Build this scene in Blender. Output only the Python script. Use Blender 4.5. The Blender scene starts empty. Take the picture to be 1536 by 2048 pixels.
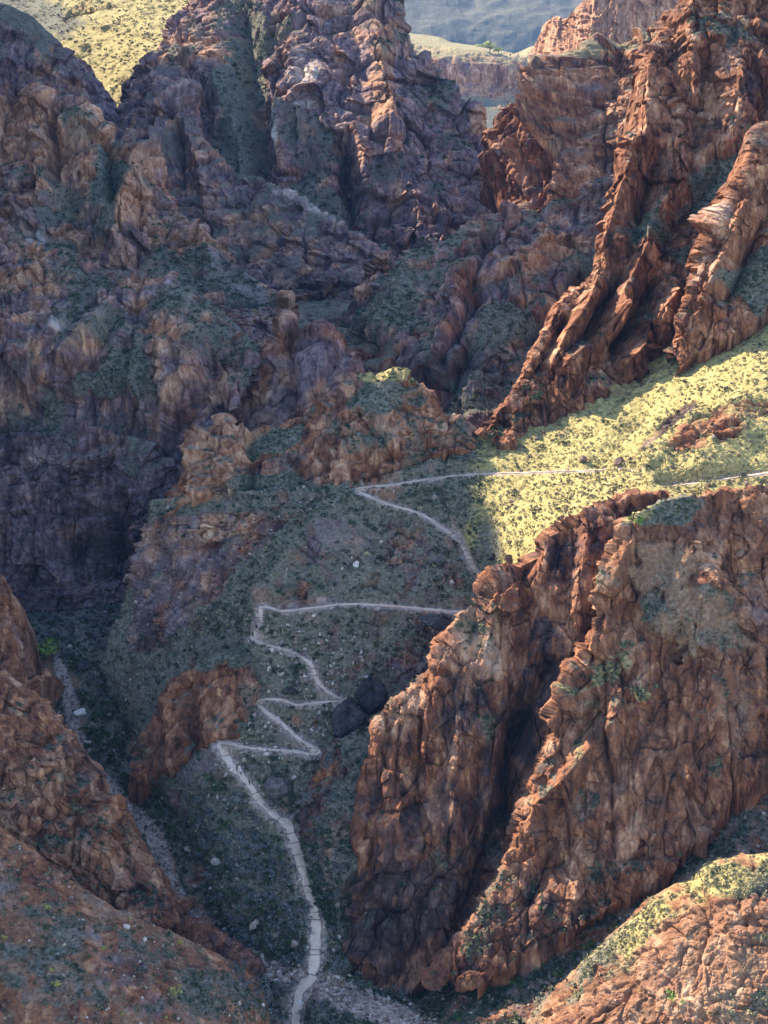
import bpy, bmesh, math, random
import numpy as np
from mathutils import Vector, Matrix

# ------------------------------------------------------------------ camera, sky, sun, exposure
RES = 2.3                      # mesh step in pixels of the 1536-wide photograph
F_PX, PITCH = 3200.0, math.radians(20.0)
SUN_AZ, SUN_EL = math.radians(46), math.radians(34)     # azimuth: degrees west of the view direction
sc = bpy.context.scene
col = sc.collection
cam_d = bpy.data.cameras.new('camera')
cam = bpy.data.objects.new('camera', cam_d)
col.objects.link(cam)
cam_d.sensor_fit = 'HORIZONTAL'
cam_d.sensor_width = 36.0
cam_d.lens = F_PX / 1536.0 * 36.0
cam_d.clip_start = 1.0
cam_d.clip_end = 40000.0
cam.rotation_euler = (math.pi / 2 - PITCH, 0, 0)
sc.camera = cam

SUN_DIR = Vector((-math.sin(SUN_AZ) * math.cos(SUN_EL), math.cos(SUN_AZ) * math.cos(SUN_EL), math.sin(SUN_EL)))
world = bpy.data.worlds.new("World")
sc.world = world
world.use_nodes = True
wn = world.node_tree.nodes
sky = wn.new('ShaderNodeTexSky')
sky.sky_type = 'NISHITA'
sky.sun_disc = False
sky.sun_elevation = SUN_EL
sky.sun_rotation = -SUN_AZ
sky.altitude = 1100
bg = wn['Background']
bg.inputs['Strength'].default_value = 0.15
world.node_tree.links.new(sky.outputs['Color'], bg.inputs['Color'])
sun_d = bpy.data.lights.new('sun', 'SUN')
sun_d.energy = 4.4
sun_d.angle = math.radians(0.55)
sun_d.color = (1.0, 0.87, 0.66)
sun = bpy.data.objects.new('sun', sun_d)
sun.rotation_euler = SUN_DIR.to_track_quat('Z', 'Y').to_euler()
col.objects.link(sun)
sc.view_settings.view_transform = 'Standard'
sc.view_settings.look = 'None'
sc.view_settings.exposure = 1.98
sc.view_settings.gamma = 1.0
sc.view_settings.use_curve_mapping = False
sc.render.engine = 'CYCLES'
sc.cycles.use_denoising = True
try:
    sc.cycles.denoiser = 'OPENIMAGEDENOISE'
    sc.cycles.denoising_input_passes = 'RGB_ALBEDO_NORMAL'
except Exception:
    pass
sc.cycles.max_bounces = 5
sc.cycles.diffuse_bounces = 1
sc.cycles.volume_bounces = 1

rng = np.random.default_rng(7)
random.seed(7)
CP, SP = math.cos(PITCH), math.sin(PITCH)

def unproj(x, y, d):
    """pixel of the photograph and depth along the view axis -> point of the place (camera at the origin)"""
    x = np.asarray(x, dtype=np.float64); y = np.asarray(y, dtype=np.float64); d = np.asarray(d, dtype=np.float64)
    X = (x - 768.0) / F_PX * d
    Y = (1024.0 - y) / F_PX * d
    return np.stack([X, d * CP + Y * SP, -d * SP + Y * CP], -1)

def proj(P):
    d = P[..., 1] * CP - P[..., 2] * SP
    Y = P[..., 1] * SP + P[..., 2] * CP
    d = np.maximum(d, 1.0)
    return 768.0 + P[..., 0] / d * F_PX, 1024.0 - Y / d * F_PX, d

# ------------------------------------------------------------------ noise
LAT = rng.uniform(-1, 1, (64, 64, 64)).astype(np.float32).ravel()
LX = rng.uniform(0.1, 0.9, 64 ** 3).astype(np.float32)
LY = rng.uniform(0.1, 0.9, 64 ** 3).astype(np.float32)
LZ = rng.uniform(0.1, 0.9, 64 ** 3).astype(np.float32)
L1 = rng.uniform(-1, 1, 64 ** 3).astype(np.float32)
L2 = rng.uniform(-1, 1, 64 ** 3).astype(np.float32)
L3 = rng.uniform(-1, 1, 64 ** 3).astype(np.float32)
ROT = np.array(Matrix.Rotation(0.7, 3, Vector((0.3, 0.8, 0.5)).normalized()), dtype=np.float32)

def vnoise(P):
    i = np.floor(P).astype(np.int32)
    f = (P - i).astype(np.float32)
    f = f * f * f * (f * (f * 6 - 15) + 10)
    x0 = i[..., 0] & 63; y0 = (i[..., 1] & 63) << 6; z0 = (i[..., 2] & 63) << 12
    x1 = (i[..., 0] + 1) & 63; y1 = ((i[..., 1] + 1) & 63) << 6; z1 = ((i[..., 2] + 1) & 63) << 12
    fx, fy, fz = f[..., 0], f[..., 1], f[..., 2]
    def lx(b): return LAT[x0 + b] * (1 - fx) + LAT[x1 + b] * fx
    a = lx(y0 + z0) * (1 - fy) + lx(y1 + z0) * fy
    b = lx(y0 + z1) * (1 - fy) + lx(y1 + z1) * fy
    return a * (1 - fz) + b * fz

def fbm(P, octs=4, gain=0.5, seed=0.0):
    P = (P + np.float32(seed * 7.31)).astype(np.float32)
    s = 0; a = 1.0; n = 0
    for k in range(octs):
        s = s + a * vnoise(P); n += a
        a *= gain
        P = (P @ ROT) * np.float32(2.07) + np.float32(3.7)
    return s / n

def ridged(P, octs=3, gain=0.5, seed=0.0):
    P = (P + np.float32(seed * 5.17)).astype(np.float32)
    s = 0; a = 1.0; n = 0
    for k in range(octs):
        s = s + a * (1 - 2 * np.abs(vnoise(P))); n += a
        a *= gain
        P = (P @ ROT) * np.float32(2.07) + np.float32(1.9)
    return s / n

def slabs(P, seed=0, jd=0.12):
    """cellular blocks: every cell a tilted flat facet of its own height; also a random value per cell"""
    ca, sa = math.cos(0.5 + seed), math.sin(0.5 + seed)
    P = np.stack([P[..., 0] * ca + P[..., 1] * sa, P[..., 1] * ca - P[..., 0] * sa, P[..., 2] + 0.18 * P[..., 0]], -1)
    P = (P + np.float32(seed * 3.3)).astype(np.float32)
    c = np.floor(P).astype(np.int32)
    best = np.full(P.shape[:-1], 1e9, np.float32); second = best.copy()
    bid = np.zeros(P.shape[:-1], np.int32)
    bx = np.zeros(P.shape, np.float32)
    for dx in (-1, 0, 1):
        for dy in (-1, 0, 1):
            for dz in (-1, 0, 1):
                ix, iy, iz = c[..., 0] + dx, c[..., 1] + dy, c[..., 2] + dz
                h = (ix & 63) + ((iy & 63) << 6) + ((iz & 63) << 12)
                vx = P[..., 0] - (ix + LX[h]); vy = P[..., 1] - (iy + LY[h]); vz = P[..., 2] - (iz + LZ[h])
                qx, qy, qz = vx * vx, vy * vy, vz * vz
                dd = np.sqrt(qx * qx + qy * qy + qz * qz)
                m = dd < best
                second = np.where(m, best, np.minimum(second, dd))
                best = np.where(m, dd, best); bid = np.where(m, h, bid)
                bx[..., 0] = np.where(m, vx, bx[..., 0]); bx[..., 1] = np.where(m, vy, bx[..., 1]); bx[..., 2] = np.where(m, vz, bx[..., 2])
    tilt = bx[..., 0] * L1[bid] + bx[..., 1] * L2[bid] + 0.5 * bx[..., 2] * L3[bid]
    joint = np.clip(1 - (np.sqrt(second) - np.sqrt(best)) / 0.16, 0, 1)
    val = 0.72 * LAT[bid] + 0.50 * tilt - jd * joint
    return val, L1[bid]

def sstep(a, b, x):
    t = np.clip((x - a) / (b - a), 0, 1)
    return t * t * (3 - 2 * t)

def blur(A, n):
    """n passes of a small box blur over the first two axes, edges kept"""
    for _ in range(n):
        p = np.concatenate([A[:1], A, A[-1:]], 0)
        A = (p[:-2] + 2 * p[1:-1] + p[2:]) * 0.25
        p = np.concatenate([A[:, :1], A, A[:, -1:]], 1)
        A = (p[:, :-2] + 2 * p[:, 1:-1] + p[:, 2:]) * 0.25
    return A

def gblur(A, r):
    """box blur of radius r cells, twice, by running sums"""
    r = int(max(1, r))
    for _ in range(2):
        for ax in (0, 1):
            pad = [(0, 0)] * A.ndim; pad[ax] = (r + 1, r)
            c = np.cumsum(np.pad(A.astype(np.float64), pad, mode='edge'), axis=ax)
            n = A.shape[ax]
            hi = np.take(c, np.arange(2 * r + 1, n + 2 * r + 1), axis=ax); lo = np.take(c, np.arange(0, n), axis=ax)
            A = (hi - lo) / (2 * r + 1)
    return A

def gnormals(P):
    du = np.gradient(P, axis=1); dv = np.gradient(P, axis=0)
    n = np.cross(du, dv)
    n /= np.linalg.norm(n, axis=-1, keepdims=True) + 1e-9
    # rows run from the crest down, columns from west to east: make the normals face out of the ground
    c = n * P
    flip = np.where(c.sum(-1, keepdims=True) > 0, -1.0, 1.0)
    return n * np.where(np.median(flip) < 0, -1.0, 1.0)

# ------------------------------------------------------------------ materials
def ramp(nt, fac, stops):
    r = nt.nodes.new('ShaderNodeValToRGB')
    e = r.color_ramp.elements
    e[0].position, e[0].color = stops[0][0], (*stops[0][1], 1)
    e[1].position, e[1].color = stops[-1][0], (*stops[-1][1], 1)
    for p, c in stops[1:-1]:
        x = e.new(p); x.color = (*c, 1)
    nt.links.new(fac, r.inputs[0])
    return r.outputs[0]

def mixc(nt, fac, a, b, mode='MIX'):
    m = nt.nodes.new('ShaderNodeMix'); m.data_type = 'RGBA'; m.blend_type = mode
    for s, v in ((m.inputs[0], fac), (m.inputs[6], a), (m.inputs[7], b)):
        if isinstance(v, bpy.types.NodeSocket): nt.links.new(v, s)
        elif isinstance(v, tuple): s.default_value = (*v, 1)
        else: s.default_value = v
    return m.outputs[2]

def mth(nt, op, a, b=0.0, c=None, clamp=False):
    m = nt.nodes.new('ShaderNodeMath'); m.operation = op; m.use_clamp = clamp
    for s, v in zip(m.inputs, (a, b, c)):
        if v is None: continue
        if isinstance(v, bpy.types.NodeSocket): nt.links.new(v, s)
        else: s.default_value = v
    return m.outputs[0]

def noise(nt, vec, scale, detail=4.0, rough=0.6, stretch=None, dist=0.0):
    if stretch:
        mp = nt.nodes.new('ShaderNodeMapping'); mp.inputs['Scale'].default_value = stretch
        nt.links.new(vec, mp.inputs[0]); vec = mp.outputs[0]
    n = nt.nodes.new('ShaderNodeTexNoise')
    n.inputs['Scale'].default_value = scale; n.inputs['Detail'].default_value = detail
    n.inputs['Roughness'].default_value = rough; n.inputs['Distortion'].default_value = dist
    nt.links.new(vec, n.inputs['Vector'])
    return n.outputs['Fac']

def base_mat(name, rough=0.95):
    m = bpy.data.materials.new(name); m.use_nodes = True
    nt = m.node_tree
    b = nt.nodes['Principled BSDF']
    b.inputs['Roughness'].default_value = rough
    b.inputs['Specular IOR Level'].default_value = 0.08
    return m, nt, b

def terrain_material():
    m, nt, b = base_mat('canyon_rock_and_scrub')
    g = nt.nodes.new('ShaderNodeNewGeometry'); pos = g.outputs['Position']
    def attr(n):
        a = nt.nodes.new('ShaderNodeAttribute'); a.attribute_name = n
        s = nt.nodes.new('ShaderNodeSeparateColor'); nt.links.new(a.outputs['Color'], s.inputs[0])
        return s.outputs[0], s.outputs[1], s.outputs[2], a.outputs['Alpha']
    veg, tan, dark, pale = attr('mix_a')
    purple, grass, soil, cell = attr('mix_b')
    s1 = noise(nt, pos, 0.55, 5, 0.62, (1, 1, 0.12), 0.4)
    s2 = noise(nt, pos, 0.16, 6, 0.68, (1, 1, 0.4), 0.3)
    streak = mth(nt, 'ADD', mth(nt, 'MULTIPLY', s1, 0.55), mth(nt, 'MULTIPLY', s2, 0.45))
    blot = noise(nt, pos, 0.09, 5, 0.6)
    fine = noise(nt, pos, 1.1, 5, 0.7)
    # rock
    red = ramp(nt, streak, [(0.37, (0.032, 0.016, 0.013)), (0.47, (0.15, 0.058, 0.033)), (0.55, (0.245, 0.100, 0.050)), (0.64, (0.43, 0.23, 0.125))])
    tn = ramp(nt, streak, [(0.36, (0.09, 0.042, 0.030)), (0.47, (0.28, 0.135, 0.080)), (0.56, (0.42, 0.24, 0.145)), (0.66, (0.55, 0.38, 0.26))])
    pu = ramp(nt, streak, [(0.36, (0.045, 0.030, 0.036)), (0.50, (0.155, 0.100, 0.110)), (0.66, (0.33, 0.24, 0.24))])
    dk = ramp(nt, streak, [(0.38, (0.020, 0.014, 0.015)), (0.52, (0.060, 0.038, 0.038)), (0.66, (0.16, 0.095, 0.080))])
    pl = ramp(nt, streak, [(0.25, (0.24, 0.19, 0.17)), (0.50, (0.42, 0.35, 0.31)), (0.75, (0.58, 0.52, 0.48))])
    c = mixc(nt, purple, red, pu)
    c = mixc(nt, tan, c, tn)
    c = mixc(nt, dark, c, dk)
    c = mixc(nt, pale, c, pl)
    cv = mth(nt, 'MULTIPLY_ADD', cell, 0.55, 0.72)
    hs = nt.nodes.new('ShaderNodeHueSaturation'); nt.links.new(c, hs.inputs['Color']); nt.links.new(cv, hs.inputs['Value'])
    c = hs.outputs[0]
    # bare soil and scree between the plants
    so = mixc(nt, purple, ramp(nt, fine, [(0.30, (0.10, 0.055, 0.034)), (0.5, (0.20, 0.115, 0.070)), (0.72, (0.34, 0.235, 0.155))]), ramp(nt, fine, [(0.30, (0.095, 0.075, 0.070)), (0.5, (0.18, 0.145, 0.135)), (0.72, (0.33, 0.28, 0.26))]))
    c = mixc(nt, soil, c, so)
    # low scrub and dry grass
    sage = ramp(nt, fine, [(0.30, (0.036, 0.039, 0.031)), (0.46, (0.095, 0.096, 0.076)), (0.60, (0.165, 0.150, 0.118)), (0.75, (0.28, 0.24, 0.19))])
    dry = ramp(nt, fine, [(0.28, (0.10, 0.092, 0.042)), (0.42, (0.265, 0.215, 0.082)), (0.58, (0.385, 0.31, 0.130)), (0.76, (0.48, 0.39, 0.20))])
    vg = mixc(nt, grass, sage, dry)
    vfac = mth(nt, 'ADD', veg, mth(nt, 'MULTIPLY', mth(nt, 'SUBTRACT', fine, 0.5), mth(nt, 'MULTIPLY', mth(nt, 'MULTIPLY', veg, mth(nt, 'SUBTRACT', 1.0, veg)), 6.0)), clamp=True)
    c = mixc(nt, vfac, c, vg)
    wa = nt.nodes.new('ShaderNodeAttribute'); wa.attribute_name = 'wash'
    gv = ramp(nt, fine, [(0.30, (0.16, 0.115, 0.095)), (0.5, (0.34, 0.255, 0.215)), (0.70, (0.56, 0.46, 0.40))])
    c = mixc(nt, wa.outputs['Fac'], c, gv)
    wear = mth(nt, 'MULTIPLY_ADD', blot, 0.7, 0.65)
    hs2 = nt.nodes.new('ShaderNodeHueSaturation'); nt.links.new(c, hs2.inputs['Color']); nt.links.new(wear, hs2.inputs['Value'])
    nt.links.new(hs2.outputs[0], b.inputs['Base Color'])
    bp = nt.nodes.new('ShaderNodeBump'); bp.inputs['Strength'].default_value = 0.8; bp.inputs['Distance'].default_value = 0.9
    h = mth(nt, 'ADD', mth(nt, 'MULTIPLY', streak, 1.2), mth(nt, 'MULTIPLY', fine, 0.7))
    nt.links.new(h, bp.inputs['Height']); nt.links.new(bp.outputs[0], b.inputs['Normal'])
    return m

MAT = terrain_material()

# ------------------------------------------------------------------ trail lines (pixels of the photograph, turned into points on the slope further down)
TRAIL_PX = [
 [(586,2075,22),(592,2030,20),(594,2000,20),(602,1976,21),(622,1955,26),(629,1925,26),(631,1890,25),(633,1850,25),(627,1800,24),(614,1760,24),(601,1720,22),(587,1680,22),(578,1650,22),(548,1627,19),(522,1605,17),(512,1590,15),(498,1567,14),(478,1545,15),(459,1523,17),(447,1503,17),(436,1487,16),
  (455,1484,12),(480,1492,10),(530,1498,10),(590,1502,10),(625,1508,12),(640,1504,14),(618,1490,12),(592,1472,11),(555,1440,11),(530,1420,10),(515,1407,10),(501,1400,10),(530,1397,8),(565,1398,8),(592,1410,7),(630,1405,7),(690,1400,8),(665,1389,9),(642,1372,11),(628,1350,12),(625,1330,11),(605,1312,9),(570,1299,9),(535,1289,10),(508,1281,12),(500,1275,12),(513,1262,13),(518,1240,12),(523,1218,12),(518,1211,11),(540,1214,8),(560,1222,6),(600,1218,6),(660,1210,6),(700,1207,6),(760,1209,7),(840,1216,7),(900,1222,8),(945,1224,8)],
 [(1000,1178,12),(965,1152,12),(945,1135,12),(938,1110,13),(925,1085,13),(905,1068,11),(880,1050,10),(850,1031,9),(820,1019,8),(780,1009,8),(740,993,8),(708,978,8),(725,974,6),(790,968,6),(850,958,6),(900,952,6),(960,947,6),(1040,945,5),(1120,942,5),(1200,939,5),(1260,940,5),(1310,952,5)],
 [(1330,974,5),(1360,969,6),(1400,965,6),(1460,956,6),(1500,950,6),(1560,942,6)]]

# ------------------------------------------------------------------ the ground as overlapping rock masses
PATCHES = {}
FEAT = 1.35
FAR_WALLS = ('back_massif', 'dark_ridge', 'rocky_spur', 'tan_cliff_ridge', 'banded_hillside', 'shaded_far_bank', 'red_pyramid')
WASH_PX = [(112,1300,10),(118,1330,16),(130,1370,24),(146,1420,28),(150,1460,26),(165,1510,24),(190,1548,22),(235,1590,26),(285,1640,30),(315,1690,32),(332,1745,30),(360,1800,28),(400,1850,28),(450,1895,30),(520,1930,36),(575,1955,40),(640,1972,50),(720,2005,54),(800,2045,54),(880,2085,54)]
WASH_ON = ('valley_floor', 'trail_hillside', 'scree_gully', 'west_scree_slope')
# how far each face leans back: share of the drawn depth kept between foot and crest
STEEP = dict(far_canyon_wall=0.14, layered_butte=0.30, back_massif=0.42, dark_ridge=0.45, rocky_spur=0.45, tan_cliff_ridge=0.40, banded_hillside=0.42, far_side_ridge=0.35,
             shaded_far_bank=0.40, spire_wall=0.78, east_buttress=0.5, saddle_ridge=0.40, red_pyramid=0.42, dark_purple_cliff=0.5, middle_hill=0.65,
             red_outcrop=0.55, dark_spur=0.8, east_cliff=0.50, sunlit_rib_cliff=0.55, near_knoll=0.85, west_outcrop=0.45, west_pillar=0.5, dark_ledge=0.4, west_scree_slope=0.7)
TRAIL = {'pts': None}

def resample(row, n, knots=None):
    r = np.array(row, dtype=np.float64)
    s = np.concatenate([[0], np.cumsum(np.hypot(np.diff(r[:, 0]), np.diff(r[:, 1])) + 1e-6)])
    t = s / s[-1] if knots is None else knots
    u = np.linspace(0, 1, n)
    return np.stack([np.interp(u, t, r[:, k]) for k in range(3)], -1), s[-1]

def base_grid(rows, step, smooth):
    same = len({len(r) for r in rows}) == 1
    knots = None
    if same:
        ks = []
        for r in rows:
            r = np.array(r, dtype=float)
            s = np.concatenate([[0], np.cumsum(np.hypot(np.diff(r[:, 0]), np.diff(r[:, 1])) + 1e-6)]); ks.append(s / s[-1])
        knots = np.mean(ks, 0)
    L = max(resample(r, 50)[1] for r in rows)
    nu = int(max(12, L / step))
    R = np.stack([resample(r, nu, knots)[0] for r in rows])
    seg = np.hypot(np.diff(R[..., 0], axis=0), np.diff(R[..., 1], axis=0))
    seglen = np.percentile(seg, 85, axis=1)
    tt = np.concatenate([[0], np.cumsum(seglen + 1)])
    nv = int(max(8, tt[-1] / step))
    v = np.linspace(0, tt[-1], nv)
    # cubic (PCHIP-like) interpolation between rows
    out = np.empty((nv, nu, 3))
    idx = np.clip(np.searchsorted(tt, v, side='right') - 1, 0, len(rows) - 2)
    slope = np.zeros_like(R)
    dk = np.diff(R, axis=0) / np.diff(tt)[:, None, None]
    slope[0], slope[-1] = dk[0], dk[-1]
    if len(rows) > 2: slope[1:-1] = 0.5 * (dk[:-1] + dk[1:])
    h = np.diff(tt)[idx]; f = ((v - tt[idx]) / h)[:, None, None]; h = h[:, None, None]
    p0, p1, m0, m1 = R[idx], R[idx + 1], slope[idx] * h, slope[idx + 1] * h
    out = (2*f**3 - 3*f**2 + 1) * p0 + (f**3 - 2*f**2 + f) * m0 + (-2*f**3 + 3*f**2) * p1 + (f**3 - f**2) * m1
    if smooth:
        out = blur(out, smooth)
    return out

def trail_field(P):
    """distance to the trail and its height, for points near it"""
    tp = TRAIL['pts']
    g = TRAIL['grid']
    ix = np.clip(((P[..., 0] - g['x0']) / g['c']).astype(int), 0, g['d'].shape[0] - 1)
    iy = np.clip(((P[..., 1] - g['y0']) / g['c']).astype(int), 0, g['d'].shape[1] - 1)
    inside = (P[..., 0] > g['x0']) & (P[..., 1] > g['y0']) & (P[..., 0] < g['x1']) & (P[..., 1] < g['y1'])
    return np.where(inside, g['d'][ix, iy], 99.0), g['z'][ix, iy], g['w'][ix, iy]

def patch(name, rows, rock=0.8, S=1.0, ribs=5.0, ledge=2.0, ledge_h=9.0, slab=1.2, rough=0.5, veg=0.0, tan=0.3, dark=0.1, purple=0.2, grass=0.0, soil=0.2, pale=0.0,
          feat=(), tint=(), tilt=(0.0, 0.0), back=(1.0, 0.9), step=1.0, smooth=3, grain=0.35, wrap=(1, 1), skirt=18.0, trail=False, label=None, kind='structure', seed=None, ribmode='xy', vegslope=(0.50, 0.74)):
    seed = (sum(map(ord, name)) % 37 if seed is None else seed) + 1
    if name in FAR_WALLS: slab *= 0.62; ribs *= 0.85; rough *= 1.5; grain = 0.22; purple += 0.22; ledge *= 0.8
    G = base_grid(rows, RES * step, smooth)
    cf = STEEP.get(name, 1.0)
    G[..., 2] = G[-1:, :, 2] + (G[..., 2] - G[-1:, :, 2]) * cf
    B = unproj(G[..., 0], G[..., 1], G[..., 2])
    k = np.median(G[..., 2]) / 430.0
    ext = max(3, int(26 / (RES * step)))
    # the far side of the crest, the ends and the foot, so that each mass is solid from other positions too
    if back is not None:
        c = B[0]
        rowsb = []
        for j in range(ext, 0, -1):
            t = j / ext
            rowsb.append(c + np.array([0, 1, 0]) * (back[0] * 30 * k * t) + np.array([0, 0, -1]) * (back[1] * 26 * k * t ** 1.4))
        B = np.concatenate([np.stack(rowsb), B], 0)
    nb = ext if back is not None else 0
    for side in (0, 1):
        if not wrap[side]: continue
        e = B[:, :1] if side == 0 else B[:, -1:]
        q = np.linspace(0, 1, ext + 1)[1:][None, :, None]
        add = e + np.array([-1.5 if side == 0 else 1.5, 26, -10]) * k * q
        B = np.concatenate([add[:, ::-1], B], 1) if side == 0 else np.concatenate([B, add], 1)
    if skirt:
        q = np.linspace(0, 1, max(3, ext // 2) + 1)[1:][:, None, None]
        B = np.concatenate([B, B[-1:] + np.array([0, 4, -skirt * k]) * q], 0)
    nv, nu = B.shape[:2]
    N = gnormals(B)
    if np.median(N[nb:, :, 2]) < -0.25: N = -N
    cells = 1.0 / (RES * step)
    Ns = gblur(N, 14 * cells); Ns /= np.linalg.norm(Ns, axis=-1, keepdims=True) + 1e-9
    px, py, dd = proj(B)
    W = (B / (k * S)).astype(np.float32)            # noise space: features scale with how far the mass is
    warp = np.stack([fbm(W / 18, 3, seed=seed + a) for a in (1, 2, 3)], -1) * 5
    Ww = W + warp.astype(np.float32)
    # rock or slope
    low = fbm(W / 22, 4, seed=seed + 9)
    mid = fbm(W * np.array([1, 1, 0.7], np.float32) / 7.5, 4, 0.6, seed=seed + 19)
    rk = rock + 0.50 * low + 0.55 * mid
    rib_add = np.zeros((nv, nu)); 
    for (x0, y0, x1, y1, w, a) in feat:
        vx, vy = x1 - x0, y1 - y0
        if vy < 0: x0, y0, vx, vy = x1, y1, -vx, -vy
        wob = warp[..., 0] * 0.4 + 7 * mid; wob2 = warp[..., 1] * 0.5
        t = np.clip(((px + wob - x0) * vx + (py + wob2 - y0) * vy) / (vx * vx + vy * vy + 1e-6), 0, 1)
        ex = px + wob - (x0 + t * vx)
        ww = np.where(ex > 0, w * 2.0, w * 0.8) if a > 0 else w
        dist = np.hypot(ex, py + wob2 - (y0 + t * vy)) / ww
        rib_add += FEAT * a * np.clip(1 - dist, 0, 1) ** (1.0 if a > 0 else 1.5)
    chan = dict(rock=0.0, veg=0.0, tan=0.0, dark=0.0, purple=0.0, grass=0.0, soil=0.0, pale=0.0)
    for (x, y, rx, ry, ang, ch, val) in tint:
        ca, sa = math.cos(math.radians(ang)), math.sin(math.radians(ang))
        ux = (px - x) * ca + (py - y) * sa; uy = -(px - x) * sa + (py - y) * ca
        q = np.hypot(ux / rx, uy / ry) + 0.35 * low + 0.45 * mid + 0.08 * warp[..., 2]
        chan[ch] = chan[ch] + val * sstep(1.2, 0.6, q)
    rk = sstep(0.28, 0.72, rk + chan['rock'])
    gr = np.array([1, 1, grain], np.float32)
    # displacement: joint-bounded blocks of three sizes, cracks that run down the face, benches, weathered grain
    Wv = W + 0.22 * warp.astype(np.float32)
    big, bigid = slabs(Wv * np.array([1, 1, max(grain * 0.7, 0.16)], np.float32) / 11.0, seed + 21)
    ribn = 0.22 * ridged(Wv * np.array([1, 1, 0.10], np.float32) / 24, 2, 0.5, seed=seed) + 0.78 * big
    D = rk * ribs * k * S * ribn + (1 - rk) * 0.22 * ribs * k * S * fbm(Ww * np.array([1, 1, 0.5], np.float32) / 12, 3, seed=seed + 2)
    for (wl, am, e) in ((13.0, 0.75, 9), (5.0, 0.28, 6)):
        cr = 1 - np.abs(vnoise(Wv * np.array([1, 1, 0.11], np.float32) / wl + np.float32(seed * 1.7)))
        D = D - rk * ribs * k * S * am * cr ** e
    z = W[..., 2] + tilt[0] * W[..., 0] + tilt[1] * W[..., 1] + 0.40 * ledge_h * fbm(W / 14, 2, seed=seed + 4) + 0.25 * ledge_h * bigid
    lm = sstep(-0.25, 0.35, fbm(W / 16 * np.array([1, 1, 1.5], np.float32), 2, seed=seed + 5))
    for (hh, am, so) in ((ledge_h, 1.0, 0.0), (ledge_h * 0.37, 0.36, 0.31)):
        t = z / hh + so; t = t - np.floor(t)
        saw = np.where(t < 0.78, t / 0.78, (1 - t) / 0.22)
        D = D + (rk * 0.9 + 0.1) * lm * ledge * am * k * S * (saw - 0.5)
    sv, sid = slabs(Wv * np.array([1, 1, grain * 0.8], np.float32) / 5.6, seed)
    D = D + (0.95 * rk + 0.05) * slab * 1.15 * k * S * sv
    sv2, sid2 = slabs((W + 0.1 * warp.astype(np.float32)) * np.array([1, 1, grain * 1.2], np.float32) / 1.7, seed + 5)
    D = D + (0.85 * rk + 0.15) * slab * 0.40 * k * S * sv2
    D = D + rk * rough * 0.6 * k * S * fbm(W * np.array([1, 1, 0.15], np.float32) / 1.6, 3, 0.6, seed=seed + 8)
    D = D + (0.75 - 0.4 * rk) * rough * k * S * fbm(W * np.array([1, 1, 0.6], np.float32) / 2.2, 4, 0.6, seed=seed + 7)
    D = D - np.median(D[nb:])
    D = D + rib_add * k * S
    if nb:
        fade = np.ones(nv); e_ = 0.6 if name == 'spire_wall' else 1.0; fade[:nb] = np.linspace(0.15, e_, nb); m_ = min(nv - nb, max(4, int(40 / (RES * step)))); fade[nb:nb + m_] = np.linspace(e_, 1, m_)
        D = D * fade[:, None]
    dirn = Ns * np.stack([np.ones_like(rk), np.ones_like(rk), 1 - 0.55 * rk], -1)
    dirn /= np.linalg.norm(dirn, axis=-1, keepdims=True) + 1e-9
    T = B + dirn * D[..., None]
    dustm = np.zeros((nv, nu))
    if trail and TRAIL['pts'] is not None:
        td, tz, tw = trail_field(T)
        f = sstep(tw * 0.5 + 3.0, tw * 0.5 + 0.3, td) * sstep(6.0, 3.0, np.abs(T[..., 2] - tz))
        T[..., 2] = T[..., 2] * (1 - f) + (tz - 0.25) * f
        dustm = sstep(tw * 0.5 + 1.6, tw * 0.5, td + 0.8 * fbm(W / 1.5, 2)) * sstep(2.5, 1.2, np.abs(T[..., 2] - tz))
    # what grows or lies where: by the lie of the finished ground
    Nf = gnormals(T)
    if np.median(Nf[nb:, :, 2]) < -0.25: Nf = -Nf
    nz = gblur(Nf[..., 2], 2.2 * cells)
    vf = sstep(vegslope[0], vegslope[1], nz - 0.20 * rk + veg + chan['veg'] + 0.22 * fbm(W / 5, 3, seed=seed + 11)) * (1 - 0.25 * rk)
    vf = np.clip(np.maximum(vf, (1 - rk) * sstep(-0.5, 0.1, veg + chan['veg'] + 0.5 * fbm(W / 6, 3, seed=seed + 12) + 0.25)), 0, 1)
    vf = vf * (1 - 0.9 * dustm)
    mott = fbm(W * gr / 6, 3, seed=seed + 13)
    def msk(v, c, amp=1.1): return np.clip(sstep(0.15, 0.85, v + chan[c] + amp * 0.5 * mott + 0.22 * sid), 0, 1)
    mott2 = fbm(W * gr / 9, 3, seed=seed + 17)
    tn = np.clip(sstep(0.2, 0.85, tan + chan['tan'] + 0.55 * mott + 0.2 * sid), 0, 1)
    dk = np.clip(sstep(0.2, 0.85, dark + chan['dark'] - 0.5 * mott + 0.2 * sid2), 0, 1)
    pu = np.clip(sstep(0.2, 0.8, purple + chan['purple'] + 0.6 * mott2), 0, 1)
    gs = np.clip(grass + chan['grass'], 0, 1) + np.zeros((nv, nu))
    so = np.clip(sstep(0.1, 0.9, soil + chan['soil'] + 0.5 * mott2) + dustm, 0, 1) * np.where(rk > 0.6, 0.35, 1.0)
    so = np.maximum(so, dustm)
    pl = np.clip(sstep(0.3, 0.8, pale + chan['pale'] + 0.35 * mott) , 0, 1)
    pl = np.maximum(pl, dustm * 0.25)
    A = np.stack([vf, tn, dk, pl], -1).astype(np.float32)
    Bc = np.stack([pu, gs, so, 0.5 + 0.32 * sid + 0.18 * sid2], -1).astype(np.float32)
    me = grid_mesh(name, T, nb)
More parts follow.
